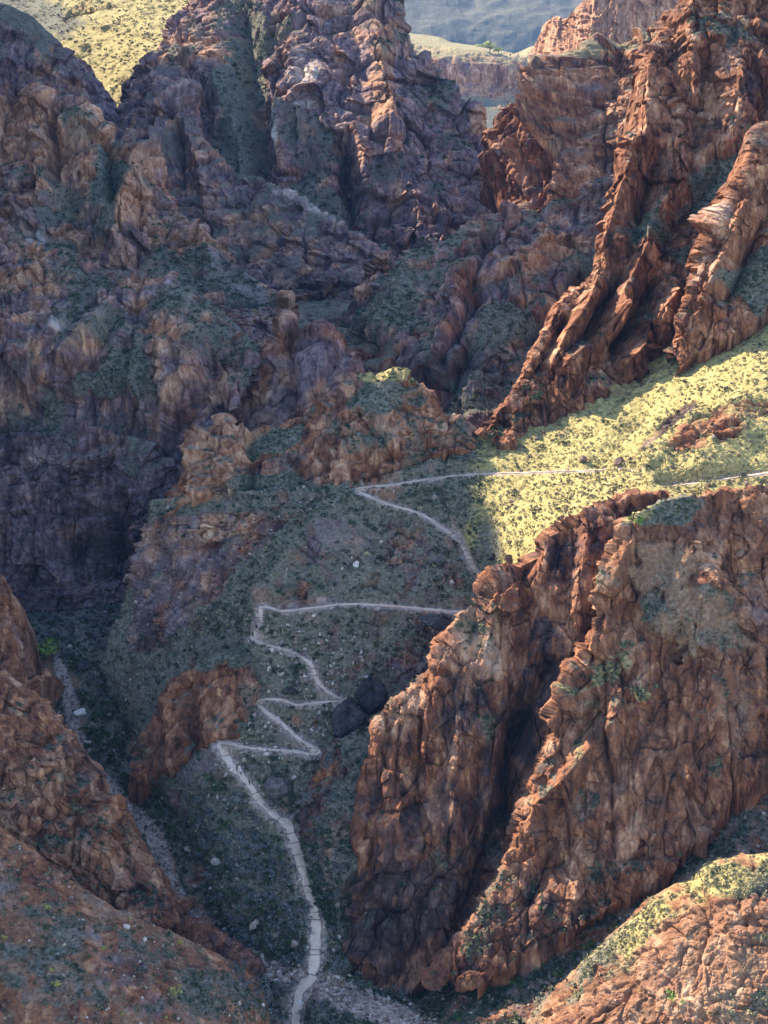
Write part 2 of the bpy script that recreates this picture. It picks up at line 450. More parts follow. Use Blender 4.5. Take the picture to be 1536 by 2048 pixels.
    for nm, arr in (('mix_a', A), ('mix_b', Bc)):
        at = me.attributes.new(nm, 'FLOAT_COLOR', 'POINT')
        at.data.foreach_set('color', np.ascontiguousarray(arr.reshape(-1, 4)).ravel())
    wash = np.zeros((nv, nu))
    if name in WASH_ON:
        wl = np.array(WASH_PX, float)
        for a_, b_ in zip(wl[:-1], wl[1:]):
            vx, vy = b_[0] - a_[0], b_[1] - a_[1]
            t = np.clip(((px - a_[0]) * vx + (py - a_[1]) * vy) / (vx * vx + vy * vy), 0, 1)
            dist = np.hypot(px - a_[0] - t * vx, (py - a_[1] - t * vy)) / (0.5 * (a_[2] + (b_[2] - a_[2]) * t))
            wash = np.maximum(wash, sstep(1.35, 0.75, dist + 0.5 * mid))
    wash = np.maximum(wash, dustm * 0.9)
    at = me.attributes.new('wash', 'FLOAT', 'POINT'); at.data.foreach_set('value', wash.astype(np.float32).ravel())
    me.materials.append(MAT)
    o = bpy.data.objects.new(name, me)
    o['kind'] = kind
    if label: o['label'] = label
    col.objects.link(o)
    qx, qy, qd = proj(T)
    PATCHES.setdefault(name, []).append(dict(T=T, N=Nf, px=qx, py=qy, d=qd, veg=vf, rock=rk, nb=nb, dust=dustm, wash=wash, k=k))
    return o

def grid_mesh(name, T, nb=0):
    nv, nu = T.shape[:2]
    i = np.arange(nv * nu).reshape(nv, nu)
    q = np.stack([i[:-1, :-1], i[1:, :-1], i[1:, 1:], i[:-1, 1:]], -1).reshape(-1, 4)
    n = np.cross(T[1:, 1:] - T[:-1, :-1], T[1:, :-1] - T[:-1, 1:])
    if np.median((n * T[:-1, :-1]).sum(-1)[nb:]) < 0: q = q[:, ::-1]     # faces look out
    q = q[:, ::-1] if False else q
    me = bpy.data.meshes.new(name)
    me.vertices.add(nv * nu)
    me.vertices.foreach_set('co', T.astype(np.float32).ravel())
    me.loops.add(q.size)
    me.loops.foreach_set('vertex_index', q.astype(np.int32).ravel())
    me.polygons.add(len(q))
    me.polygons.foreach_set('loop_start', np.arange(0, q.size, 4, dtype=np.int32))
    me.update(calc_edges=True)
    me.polygons.foreach_set('use_smooth', np.zeros(len(q), dtype=bool))
    return me

def build_haze():
    me = bpy.data.meshes.new('haze')
    x0, x1, y0, y1, z0, z1 = -3600, 3600, -300, 9000, -1500, 700
    v = [(x, y, z) for x in (x0, x1) for y in (y0, y1) for z in (z0, z1)]
    f = [(0, 1, 3, 2), (4, 6, 7, 5), (0, 4, 5, 1), (2, 3, 7, 6), (0, 2, 6, 4), (1, 5, 7, 3)]
    me.from_pydata(v, [], f)
    m = bpy.data.materials.new('canyon_air'); m.use_nodes = True
    nt = m.node_tree; nt.nodes.clear()
    out = nt.nodes.new('ShaderNodeOutputMaterial'); vol = nt.nodes.new('ShaderNodeVolumePrincipled')
    vol.inputs['Color'].default_value = (0.18, 0.43, 1.0, 1)
    vol.inputs['Density'].default_value = HAZE
    vol.inputs['Anisotropy'].default_value = 0.0
    nt.links.new(vol.outputs[0], out.inputs['Volume'])
    me.materials.append(m)
    o = bpy.data.objects.new('haze', me); o['kind'] = 'stuff'; o['label'] = 'thin blue haze filling the canyon air'
    col.objects.link(o)
HAZE = 2.0e-5
build_haze()
#@@PATCHES@@
# ---- trail hillside first, because the trail is benched into it
HILL = [
 [(300,1000,476),(400,985,469),(540,980,465),(690,968,460),(800,940,461),(900,905,465),(960,870,468),(1060,860,470)],
 [(280,1100,472),(385,1090,463),(520,1080,452),(610,1060,447),(750,1070,447),(880,1070,447),(960,1090,446),(1080,1100,446)],
 [(235,1230,466),(330,1225,456),(440,1210,443),(514,1208,432),(650,1213,431),(830,1214,431),(940,1220,431),(1080,1230,434)],
 [(205,1340,460),(300,1345,448),(400,1320,438),(503,1278,427),(620,1330,423),(720,1360,420),(820,1360,421),(960,1380,424)],
 [(262,1470,450),(290,1500,434),(350,1510,424),(430,1485,411),(520,1450,412),(640,1502,408),(760,1480,408),(900,1500,412)],
 [(290,1570,438),(330,1580,422),(400,1580,410),(470,1548,403),(560,1590,401),(650,1620,400),(760,1640,400),(900,1660,404)],
 [(385,1690,414),(410,1710,402),(450,1700,396),(560,1645,397),(620,1700,393),(700,1720,393),(780,1760,393),(900,1800,396)],
 [(425,1830,397),(460,1845,388),(520,1830,385),(600,1800,383),(640,1820,382),(700,1850,382),(760,1890,383),(900,1900,386)],
 [(545,1950,378),(565,1960,373),(590,1955,371),(625,1945,370),(650,1950,370),(700,1970,370),(780,2010,370),(900,2030,372)],
 [(545,2110,352),(566,2110,350),(590,2105,350),(640,2110,349),(700,2110,348),(760,2110,347),(820,2110,347),(900,2110,349)]]
SLOPE = [
 [(925,868,466),(965,868,468),(1040,845,471),(1100,826,474),(1170,785,477),(1250,745,480),(1350,700,482),(1450,640,483),(1580,570,483)],
 [(885,950,459),(950,948,457),(1030,940,453),(1100,925,450),(1180,900,449),(1260,860,449),(1360,800,448),(1460,740,447),(1580,690,445)],
 [(900,1030,449),(960,1030,445),(1030,1010,439),(1100,985,433),(1180,960,430),(1260,940,428),(1360,890,427),(1460,840,425),(1580,800,424)],
 [(960,1120,437),(1000,1110,431),(1050,1075,424),(1110,1045,418),(1190,1010,415),(1270,985,413),(1370,960,412),(1460,945,410),(1580,925,408)],
 [(990,1200,428),(1020,1180,420),(1070,1140,412),(1130,1100,408),(1210,1060,405),(1290,1030,403),(1380,1010,402),(1470,990,401),(1580,975,400)]]

def build_trails():
    grids = {n: base_grid(r, 4.0, 4) for n, r in (('h', HILL), ('s', SLOPE))}
    out = []
    for si, line in enumerate(TRAIL_PX):
        L = np.array(line, float)
        seg = np.hypot(np.diff(L[:, 0]), np.diff(L[:, 1])); s = np.concatenate([[0], np.cumsum(seg)])
        n = int(s[-1] / 5)
        u = np.linspace(0, s[-1], n)
        X, Y, Wd = (np.interp(u, s, L[:, k]) for k in range(3))
        for _ in range(3):
            X[1:-1] = (X[:-2] + 2 * X[1:-1] + X[2:]) / 4; Y[1:-1] = (Y[:-2] + 2 * Y[1:-1] + Y[2:]) / 4
        D = np.empty(n)
        for i in range(n):
            v = {}
            for key, g in grids.items():
                q = (g[..., 0] - X[i]) ** 2 + (g[..., 1] - Y[i]) ** 2
                j = np.argmin(q); v[key] = (g[..., 2].ravel()[j], q.ravel()[j])
            if si == 0: D[i] = v['h'][0]
            elif si == 2: D[i] = v['s'][0]
            else:
                t = float(sstep(860, 990, X[i])) if Y[i] < 1000 else 0.0
                D[i] = v['h'][0] * (1 - t) + v['s'][0] * t
        for _ in range(12):
            D[1:-1] = (D[:-2] + 2 * D[1:-1] + D[2:]) / 4
        P = unproj(X, Y, D)
        out.append(np.concatenate([P, (Wd * D / F_PX)[:, None]], 1))
    A = np.concatenate(out)
    TRAIL['lines'] = out
    TRAIL['pts'] = A
    c = 0.6
    x0, y0, x1, y1 = A[:, 0].min() - 8, A[:, 1].min() - 8, A[:, 0].max() + 8, A[:, 1].max() + 8
    gx = np.arange(x0, x1, c); gy = np.arange(y0, y1, c)
    d = np.full((len(gx), len(gy)), 99.0); z = np.zeros_like(d); w = np.ones_like(d)
    for (x, y, zz, ww) in A:
        i0, i1 = np.searchsorted(gx, (x - 8, x + 8)); j0, j1 = np.searchsorted(gy, (y - 8, y + 8))
        q = np.hypot(gx[i0:i1, None] + c / 2 - x, gy[None, j0:j1] + c / 2 - y)
        b = d[i0:i1, j0:j1]; m = q < b
        b[m] = q[m]; z[i0:i1, j0:j1][m] = zz; w[i0:i1, j0:j1][m] = ww
    TRAIL['grid'] = dict(x0=x0, y0=y0, x1=x1, y1=y1, c=c, d=d, z=z, w=w)
build_trails()

# far country
patch('far_canyon_wall', [
 [(-500,-260,7600),(300,-240,7600),(900,-250,7600),(1500,-260,7600),(2100,-260,7600)],
 [(-500,-60,6300),(300,-50,6200),(900,-50,6200),(1500,-60,6200),(2100,-60,6300)],
 [(-500,60,5000),(300,60,4900),(900,50,4900),(1500,60,4900),(2100,60,5000)],
 [(-500,190,3900),(300,190,3800),(900,190,3800),(1500,190,3800),(2100,190,3900)]],
 rock=0.05, ribs=7, ledge=0.6, slab=0.15, rough=0.35, veg=0.25, dark=0.6, tan=0.0, soil=0.0, step=2.2, S=0.9, back=(1, .3), wrap=(0, 0))
patch('far_terrace', [
 [(700,30,2850),(793,62,2800),(880,74,2800),(900,84,2790),(985,97,2780),(1030,107,2770),(1062,92,2790),(1098,86,2800),(1200,80,2800)],
 [(700,62,2500),(793,76,2480),(880,92,2460),(910,94,2450),(985,103,2440),(1030,112,2430),(1062,118,2440),(1098,106,2460),(1200,100,2460)],
 [(700,72,2450),(797,84,2430),(875,99,2410),(910,97,2405),(985,106,2400),(1030,116,2395),(1058,136,2390),(1098,112,2410),(1200,105,2410)],
 [(700,190,2390),(797,195,2370),(875,196,2355),(910,198,2350),(985,196,2350),(1030,196,2350),(1058,196,2350),(1098,190,2360),(1200,190,2370)],
 [(700,330,2180),(797,330,2160),(875,330,2150),(910,330,2150),(985,330,2150),(1030,330,2150),(1058,330,2150),(1098,330,2150),(1200,330,2160)]],
 rock=0.62, ribs=1.6, ledge=1.0, ledge_h=6, slab=0.5, rough=0.3, tan=0.6, purple=0.5, S=0.55, smooth=1, back=(0.4, 0.2), grass=0.5,
 tint=[(940,150,180,42,0,'rock',0.5),(940,80,200,22,4,'rock',-0.9),(940,80,200,22,4,'veg',0.7),(940,290,200,70,0,'rock',-0.8),(940,290,200,70,0,'veg',0.5),(940,270,200,60,0,'grass',-0.5)])
patch('layered_butte', [
 [(1092,42,1640),(1100,36,1600),(1132,30,1560),(1160,12,1530),(1185,-20,1500),(1260,-40,1500),(1350,-60,1520),(1460,-60,1540)],
 [(1094,100,1640),(1100,95,1598),(1132,95,1556),(1160,85,1524),(1187,70,1494),(1260,40,1496),(1350,20,1516),(1460,10,1536)],
 [(1094,158,1640),(1100,160,1596),(1132,158,1552),(1160,150,1518),(1188,140,1488),(1260,110,1490),(1350,90,1510),(1460,90,1530)],
 [(1090,230,1560),(1100,230,1530),(1132,230,1490),(1160,230,1450),(1188,230,1420),(1260,230,1400),(1350,230,1420),(1460,230,1440)]],
 rock=1.0, ribs=1.8, ledge=1.6, ledge_h=5, slab=0.9, tan=0.75, purple=0.1, pale=0.1, S=0.6, smooth=1, veg=-0.1)
patch('grassy_slope_above_the_ridge', [
 [(-80,-120,1500),(60,-120,1500),(200,-110,1480),(330,-80,1450),(480,-80,1420)],
 [(-60,10,1330),(60,5,1330),(160,0,1300),(290,-10,1280),(420,-20,1280)],
 [(40,150,1200),(110,130,1190),(200,110,1180),(300,70,1170),(430,40,1170)],
 [(120,300,1090),(180,260,1080),(230,230,1075),(320,170,1070),(440,130,1070)]],
 rock=0.25, ribs=4, ledge=1.5, slab=0.8, veg=0.4, grass=0.85, S=0.6,
 tint=[(60,20,110,40,20,'grass',-0.8)])
patch('back_massif', [
 [(415,-60,1250),(480,-110,1180),(600,-120,1150),(700,-100,1120),(780,-60,1100),(792,30,1085),(800,78,1075),(850,113,1060),(890,137,1045),(912,170,1035),(925,206,1030),(945,206,1020),(966,217,1010),(968,258,1005),(1000,292,990),(1040,365,970)],
 [(335,60,1150),(430,60,1100),(520,50,1085),(620,60,1060),(700,80,1045),(760,140,1035),(800,190,1020),(850,230,1005),(890,260,995),(920,285,985),(950,290,975),(985,320,965),(1010,350,958),(1045,410,945)],
 [(238,200,1060),(380,190,1020),(500,190,1010),(600,210,990),(690,220,985),(760,260,975),(820,300,965),(870,330,955),(910,355,945),(950,375,935),(990,395,925),(1030,430,915)],
 [(230,330,960),(380,340,930),(520,360,920),(620,370,915),(720,390,905),(800,410,900),(860,425,890),(900,440,885),(950,450,880),(1010,470,870)],
 [(300,470,870),(450,500,830),(600,540,810),(700,550,805),(780,545,805),(850,530,810),(920,515,815),(1000,520,815)]],
 rock=0.72, ribs=7, ledge=2.2, ledge_h=13, slab=1.2, tan=0.32, purple=0.62, dark=0.02, veg=-0.08, S=0.62, tilt=(-0.12, 0), wrap=(1, 1), step=0.95,
 feat=[(480,40,530,300,50,-8),(530,300,520,420,45,-7),(690,300,705,430,30,-9),(740,20,760,260,45,8),(700,230,720,330,40,5),(590,60,600,220,60,7),(760,260,830,420,50,6),(340,170,330,290,22,9),(390,120,440,190,50,5),(540,160,560,260,25,5),(560,260,565,310,30,5),(430,200,480,280,50,5),(520,100,600,60,40,-6)],
 tint=[(620,150,42,85,10,'pale',0.5),(575,110,22,90,8,'dark',0.7),(620,160,70,90,8,'rock',0.4),(555,285,18,34,5,'pale',0.8),(430,110,70,45,-25,'tan',0.5),(755,150,35,130,5,'tan',0.5),(490,200,42,200,4,'rock',-0.4),(490,200,42,200,4,'veg',0.15),
       (600,270,80,40,10,'rock',-0.4),(640,330,60,45,0,'veg',0.4),(640,330,60,45,0,'rock',-0.3),(860,400,70,90,-25,'purple',0.5),(860,400,70,70,-25,'pale',0.25),(640,430,80,60,30,'rock',-0.4),(690,360,22,90,0,'dark',0.7),(690,500,120,70,0,'dark',0.45),(960,240,25,30,0,'tan',0.5),(410,240,60,60,0,'dark',0.35)])  # dark at the massif's foot: gorge shade put into the rock colour
patch('dark_ridge', [
 [(-120,-40,1000),(0,2,985),(60,30,975),(118,84,965),(165,124,955),(200,166,945),(224,206,935),(262,275,920),(330,330,905)],
 [(-120,110,930),(0,110,920),(60,130,910),(118,170,900),(165,205,895),(200,235,890),(224,262,885),(262,310,880),(330,360,870)],
 [(-120,260,860),(0,250,850),(60,262,850),(118,280,845),(165,300,845),(200,330,840),(240,360,835),(290,390,830),(360,430,820)]],
 rock=0.75, ribs=5, ledge=1.8, slab=1.1, purple=0.45, tan=0.15, dark=0.25, S=0.62, veg=0.0,
 tint=[(95,130,28,45,0,'tan',0.6),(60,40,90,40,30,'rock',-0.5)])
patch('rocky_spur', [
 [(310,150,930),(330,160,915),(345,192,905),(380,250,885),(415,322,865),(450,348,850),(520,352,835),(560,380,820),(610,402,805),(650,430,790),(700,466,775),(775,512,760)],
 [(250,300,860),(300,330,850),(340,350,840),(380,390,825),(420,420,812),(470,440,800),(520,450,785),(570,470,770),(620,490,760),(660,510,752),(720,540,742)],
 [(230,460,780),(300,480,770),(350,500,760),(400,520,750),(450,545,735),(510,570,722),(560,590,712),(600,605,705),(640,620,700),(700,630,700)]],
 rock=0.72, ribs=6, ledge=2, ledge_h=10, slab=1.3, purple=0.6, tan=0.38, pale=0.1, S=0.62, veg=-0.06, tilt=(0.35, 0),
 feat=[(340,180,320,290,16,8),(345,200,400,330,14,5),(300,290,300,350,20,5),(400,330,430,440,25,5),(360,270,365,370,14,-5)],
 tint=[(580,390,70,18,28,'pale',0.45),(640,450,60,28,30,'pale',0.4),(530,470,70,60,35,'tan',0.35),(440,300,40,40,0,'veg',0.4),(480,330,55,22,30,'rock',-0.9),(640,590,70,60,20,'dark',0.6)])  # dark end of the spur: ravine shade put into its colour
patch('tan_cliff_ridge', [
 [(-120,140,800),(0,170,790),(75,194,780),(112,212,775),(160,231,768),(200,280,758),(262,306,748),(300,345,738),(332,400,728),(380,442,716),(430,492,700),(480,540,682),(560,592,662),(612,645,645)],
 [(-120,290,745),(0,300,735),(75,320,728),(130,330,722),(180,350,716),(225,375,710),(270,400,704),(310,430,697),(350,465,690),(400,505,680),(450,545,668),(500,585,655),(560,625,642),(605,665,632)],
 [(-120,420,690),(0,430,682),(80,440,678),(150,450,674),(220,460,670),(280,480,664),(330,510,656),(380,545,648),(430,580,640),(480,620,630),(530,650,622),(590,700,610)],
 [(-120,560,640),(0,560,632),(100,560,628),(190,570,624),(260,590,620),(330,620,612),(390,650,606),(440,680,600),(490,710,594),(540,740,588)]],
 rock=0.72, ribs=7, ledge=2.6, ledge_h=13, slab=1.4, tan=0.52, purple=0.38, dark=0.05, pale=0.08, S=0.66, veg=-0.08, tilt=(0.25, 0),
 feat=[(150,240,180,400,50,8),(60,210,80,330,45,6),(110,250,110,360,16,-7),(270,312,250,430,32,8),(215,300,230,420,20,-6),(210,440,250,510,30,4),(395,465,405,520,28,4),(40,420,60,520,40,5)],
 tint=[(150,310,70,70,-20,'tan',0.55),(40,260,55,60,0,'tan',0.4),(220,390,30,70,0,'veg',0.4),(220,390,30,80,0,'rock',-0.8),(265,390,40,65,0,'tan',0.45),(480,560,75,26,36,'purple',0.8),(480,570,90,30,36,'rock',-0.35),(480,560,80,26,36,'veg',-0.4),(470,570,80,26,36,'soil',0.7),
       (330,560,90,60,0,'rock',-0.3),(30,480,60,60,0,'pale',0.3),(100,490,50,25,10,'pale',0.4),(400,500,30,30,0,'tan',0.4),(60,350,60,20,10,'veg',0.4)])
patch('banded_hillside', [
 [(-120,420,640),(0,440,636),(60,482,632),(130,502,628),(200,535,622),(300,545,614),(400,592,602),(470,650,590),(520,700,580)],
 [(-120,560,600),(0,570,597),(80,580,594),(160,590,590),(240,605,585),(320,630,578),(400,670,568),(460,710,560),(505,740,556)],
 [(-120,700,560),(0,700,557),(90,700,555),(180,700,552),(260,715,549),(330,735,545),(390,760,540),(440,790,536),(480,800,534)],
 [(-120,880,548),(0,880,547),(90,870,546),(180,860,545),(260,860,543),(320,860,540),(370,860,535),(410,865,530),(440,870,527)],
 [(-120,980,536),(0,980,535),(90,970,534),(180,960,533),(260,960,532),(320,970,528),(370,980,522),(410,980,516),(440,980,513)]],
 rock=0.62, ribs=6, ledge=3.2, ledge_h=10, slab=1.5, tan=0.38, purple=0.55, dark=0.05, pale=0.12, S=0.72, veg=-0.06, tilt=(0.3, 0),
 feat=[(200,640,110,740,40,6),(110,660,60,760,30,4),(330,640,340,760,50,5),(270,760,330,860,60,5),(230,640,180,740,30,-5),(420,690,430,830,45,-7),(20,640,30,720,30,4)],
 tint=[(150,650,90,22,-10,'pale',0.5),(160,690,70,40,-40,'tan',0.3),(70,560,70,40,0,'tan',0.5),(330,690,60,65,0,'tan',0.3),(350,600,70,22,25,'pale',0.45),(300,790,70,60,0,'purple',0.3),(220,760,90,40,-20,'rock',-0.6),(220,760,90,40,-20,'veg',0.4),(410,800,30,60,0,'dark',0.5),(300,780,60,40,0,'rock',-0.3),(60,860,130,60,0,'dark',0.35),(70,500,40,50,0,'tan',0.4)])
patch('gorge_floor', [
 [(480,480,900),(620,520,880),(760,520,870),(900,500,870),(1080,440,880)],
 [(500,590,735),(620,590,725),(760,590,725),(900,580,740),(1080,560,760)],
 [(540,690,650),(660,680,645),(780,680,640),(900,740,600),(1080,760,600)],
 [(560,880,575),(700,880,562),(820,890,552),(930,900,540),(1080,900,540)]],
 rock=0.35, ribs=4, ledge=2, slab=1.2, dark=0.8, purple=0.2, veg=-0.05, S=0.6, back=None, step=1.4)  # dark base colour carries the deep shade of the gorge
patch('far_side_ridge', [
 [(1480,10,905),(1345,30,900),(1300,72,895),(1240,92,890),(1192,102,885),(1160,150,880),(1138,170,880),(1080,181,885),(1022,205,890),(1000,226,890),(998,250,885),(970,268,880),(1000,292,872),(1020,332,862),(1030,372,850),(1018,415,838)],
 [(1480,200,820),(1380,200,815),(1320,210,810),(1260,220,805),(1210,230,800),(1180,260,798),(1150,290,796),(1110,310,800),(1075,320,805),(1050,330,808),(1035,345,810),(1025,360,812),(1025,380,812),(1027,400,812),(1026,420,808),(1012,440,800)],
 [(1480,420,720),(1380,420,715),(1310,420,712),(1260,420,710),(1220,425,708),(1190,435,708),(1160,445,710),(1120,455,712),(1090,460,716),(1060,465,720),(1040,470,722),(1030,475,724),(1020,480,726),(1010,484,728),(1000,488,728),(990,490,730)]],
 rock=0.85, ribs=6, ledge=2, ledge_h=12, slab=1.3, tan=0.25, dark=0.25, purple=0.2, S=0.64, veg=-0.06, tilt=(-0.3, 0), ribmode='xy',
 feat=[(1150,150,1128,290,24,16),(1140,240,1100,330,24,10),(1190,105,1150,200,30,9),(1085,200,1060,330,26,9),(1110,190,1060,400,30,-14),(1160,330,1110,430,36,8),(1060,200,1025,290,26,6),(1090,230,1030,400,26,-6),(1180,200,1130,330,40,4),(1280,130,1230,300,50,6)],
 tint=[(1080,330,16,110,28,'pale',0.35),(1080,330,22,110,28,'purple',0.8),(1060,200,70,12,-20,'veg',0.3),(1220,110,110,20,-15,'veg',0.3),(1220,110,110,16,-15,'grass',0.3),(1060,198,70,12,-15,'grass',0.35),(1250,250,60,60,0,'tan',0.3)])
patch('shaded_far_bank', [
 [(1330,300,720),(1240,340,712),(1150,390,704),(1080,420,700),(1010,415,700),(950,438,695),(900,478,686),(850,502,680),(800,522,672),(745,558,660),(705,588,652),(668,640,640)],
 [(1330,480,650),(1240,500,645),(1160,520,642),(1090,530,640),(1020,540,636),(960,560,630),(910,580,624),(860,600,618),(810,615,613),(770,630,608),(735,640,605),(700,665,600)],
 [(1330,640,590),(1240,650,586),(1170,660,582),(1110,670,580),(1050,680,576),(990,690,572),(940,700,568),(890,705,566),(850,700,566),(815,690,568),(780,680,570),(740,680,574)],
 [(1330,800,540),(1240,810,538),(1170,820,536),(1110,830,534),(1050,840,532),(1000,860,530),(960,880,528),(920,870,530),(890,830,536),(860,790,542),(830,750,550),(790,720,560)]],
 rock=0.62, ribs=6, ledge=2.6, ledge_h=12, slab=1.3, tan=0.3, dark=0.12, purple=0.35, S=0.68, veg=-0.06, tilt=(-0.45, 0),
 feat=[(1000,500,900,560,30,5),(1090,490,1010,540,26,5),(980,470,940,580,22,-6),(900,640,880,700,26,5),(960,590,880,720,24,-7),(950,680,870,800,40,-9),(820,540,740,640,30,4),(1180,540,1060,680,40,-6)],
 tint=[(1080,510,130,32,-22,'tan',0.6),(1060,500,120,40,-22,'rock',0.3),(930,650,60,40,0,'tan',0.25),(880,540,70,40,-20,'rock',-0.1),(1020,640,90,40,-25,'veg',0.4),(1020,640,90,40,-25,'rock',-0.5),(930,770,90,90,0,'dark',0.8),(720,620,80,50,0,'dark',0.6),(1100,760,120,60,-20,'dark',0.4),(1100,420,100,20,-25,'veg',0.4)])  # dark low on the bank: shade of the ravine painted into the colour
patch('spire_wall', [
 [(1700,-220,600),(1560,-120,590),(1450,-70,580),(1385,0,574),(1345,38,566),(1308,95,556),(1287,112,548),(1278,180,540),(1270,250,534),(1262,302,529),(1240,350,524),(1222,430,517),(1207,502,511),(1185,552,505),(1148,582,498),(1113,606,492),(1088,670,485),(1060,722,479),(1028,780,474),(988,832,469),(955,872,466)],
 [(1700,60,560),(1560,80,556),(1480,90,552),(1430,110,548),(1400,140,544),(1370,170,540),(1345,190,536),(1330,240,532),(1315,300,527),(1300,350,522),(1285,410,516),(1265,480,510),(1245,540,504),(1220,590,498),(1185,620,492),(1150,650,487),(1118,705,482),(1085,750,477),(1050,800,472),(1010,840,468),(968,876,465)],
 [(1700,330,522),(1580,330,520),(1510,340,518),(1470,370,515),(1445,410,512),(1420,440,510),(1400,470,508),(1385,500,506),(1370,530,503),(1350,560,500),(1325,590,497),(1305,620,494),(1280,655,490),(1250,680,486),(1215,700,483),(1180,725,480),(1145,755,476),(1110,785,473),(1070,820,469),(1025,852,466),(980,880,463)],
 [(1700,560,492),(1600,560,491),(1540,600,490),(1500,630,489),(1470,650,488),(1440,660,487),(1410,680,486),(1390,690,485),(1370,700,484),(1350,710,483),(1325,725,481),(1300,735,479),(1275,745,478),(1240,760,476),(1205,780,474),(1170,805,472),(1140,825,470),(1100,845,468),(1060,865,466),(1030,880,464),(990,895,462)]],
 rock=0.9, ribs=4, ledge=0.5, ledge_h=14, slab=2.0, rough=0.8, tan=0.22, dark=0.22, purple=0.08, S=0.78, veg=-0.05, tilt=(-0.4, 0), smooth=2, grain=0.25, wrap=(1, 0),
 feat=[(1300,130,1295,290,24,5),(1265,300,1215,500,20,7),(1340,390,1240,500,26,5),(1290,500,1215,640,24,8),(1215,640,1130,740,22,7),(1345,590,1245,730,24,8),(1320,300,1270,470,34,-7),(1180,590,1100,720,20,6),(1235,560,1170,680,26,-9),(1310,560,1240,690,24,-9),(1130,640,1080,740,18,-5),(1390,0,1380,140,50,5),(1470,120,1440,300,50,6),(1410,120,1390,330,26,-5),(1440,330,1330,480,60,-6),(1540,180,1520,330,40,-8)],
 tint=[(1410,240,120,110,0,'tan',0.35),(1470,370,90,60,-20,'veg',0.5),(1470,370,90,60,-20,'rock',-0.9),(1320,440,70,26,-35,'veg',0.4),(1320,440,70,26,-35,'rock',-0.4),(1400,560,80,60,-30,'veg',0.45),(1400,560,80,60,-30,'rock',-0.8),(1430,70,60,30,0,'veg',0.5),(1500,200,40,40,0,'dark',0.6),(1230,450,22,80,15,'pale',0.25),(1295,200,14,80,0,'pale',0.25)])
patch('east_buttress', [
 [(1720,60,500),(1620,160,498),(1560,235,496),(1530,262,494),(1508,330,490),(1478,400,486),(1438,462,481),(1408,542,476),(1388,602,472),(1368,645,469),(1338,705,466)],
 [(1720,330,474),(1640,380,474),(1590,420,473),(1555,440,472),(1530,470,471),(1508,500,469),(1480,540,467),(1450,590,465),(1425,630,464),(1395,670,463),(1352,720,462)],
 [(1720,560,460),(1660,570,460),(1620,580,460),(1585,590,460),(1560,600,460),(1530,620,460),(1495,645,460),(1460,665,460),(1430,685,460),(1400,705,460),(1360,735,459)]],
 rock=0.9, ribs=4, ledge=0.4, slab=2.0, rough=0.8, tan=0.3, dark=0.15, purple=0.05, S=0.8, veg=-0.04, tilt=(-0.5, 0), grain=0.25, wrap=(1, 0),
 feat=[(1530,262,1440,460,24,4),(1440,460,1370,650,24,4),(1500,420,1420,600,22,5),(1540,400,1450,600,26,-6)],
 tint=[(1450,480,34,180,28,'pale',0.3),(1530,560,60,70,0,'veg',0.6),(1530,560,60,70,0,'rock',-0.7)])
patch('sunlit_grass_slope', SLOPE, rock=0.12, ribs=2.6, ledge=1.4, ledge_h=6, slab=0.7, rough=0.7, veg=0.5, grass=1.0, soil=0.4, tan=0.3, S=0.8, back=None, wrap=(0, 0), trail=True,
 feat=[(1290,820,1180,940,30,-2.2),(1430,850,1300,960,50,2.5),(1390,850,1300,930,22,3),(1230,960,1060,1110,50,1.5),(1500,820,1400,930,60,2)],
 tint=[(1430,870,110,42,-25,'rock',0.75),(1430,870,110,42,-25,'veg',-0.6),(1330,860,90,16,-42,'dark',0.9),(1330,860,95,16,-42,'veg',-1.3),(1330,860,95,16,-42,'pale',0.3),(1330,860,95,16,-42,'rock',0.5),(1020,885,30,12,-10,'rock',0.6),(1180,800,80,16,-25,'rock',0.7),(1270,760,90,18,-25,'rock',0.5),(1380,960,110,30,-5,'soil',0.4),(905,950,52,130,0,'grass',-0.9),(975,1105,26,60,0,'grass',-0.9),(935,880,22,40,0,'grass',-0.8),(905,950,52,130,0,'veg',-0.3)])  # grass turned sage on the shadowed margin: shade put into the plant colour
patch('saddle_ridge', [
 [(560,650,640),(600,640,634),(650,655,628),(700,656,624),(740,648,618),(770,662,612),(798,700,606),(830,745,598),(862,800,588),(890,850,580)],
 [(560,720,600),(600,710,596),(650,712,590),(700,712,586),(740,712,582),(770,725,578),(795,750,574),(820,785,568),(845,825,562),(870,865,556)],
 [(560,800,565),(600,790,562),(650,790,556),(700,790,550),(740,790,546),(770,795,544),(795,810,542),(815,835,540),(838,860,538),(860,890,534)]],
 rock=0.6, ribs=3.5, ledge=2, slab=1.2, tan=0.2, purple=0.35, veg=0.12, S=0.7, tilt=(-0.2, 0),
 feat=[(770,662,775,740,18,4)], tint=[(740,655,40,12,5,'grass',1.0),(720,680,60,25,5,'veg',0.4),(770,690,16,30,0,'tan',0.5)])
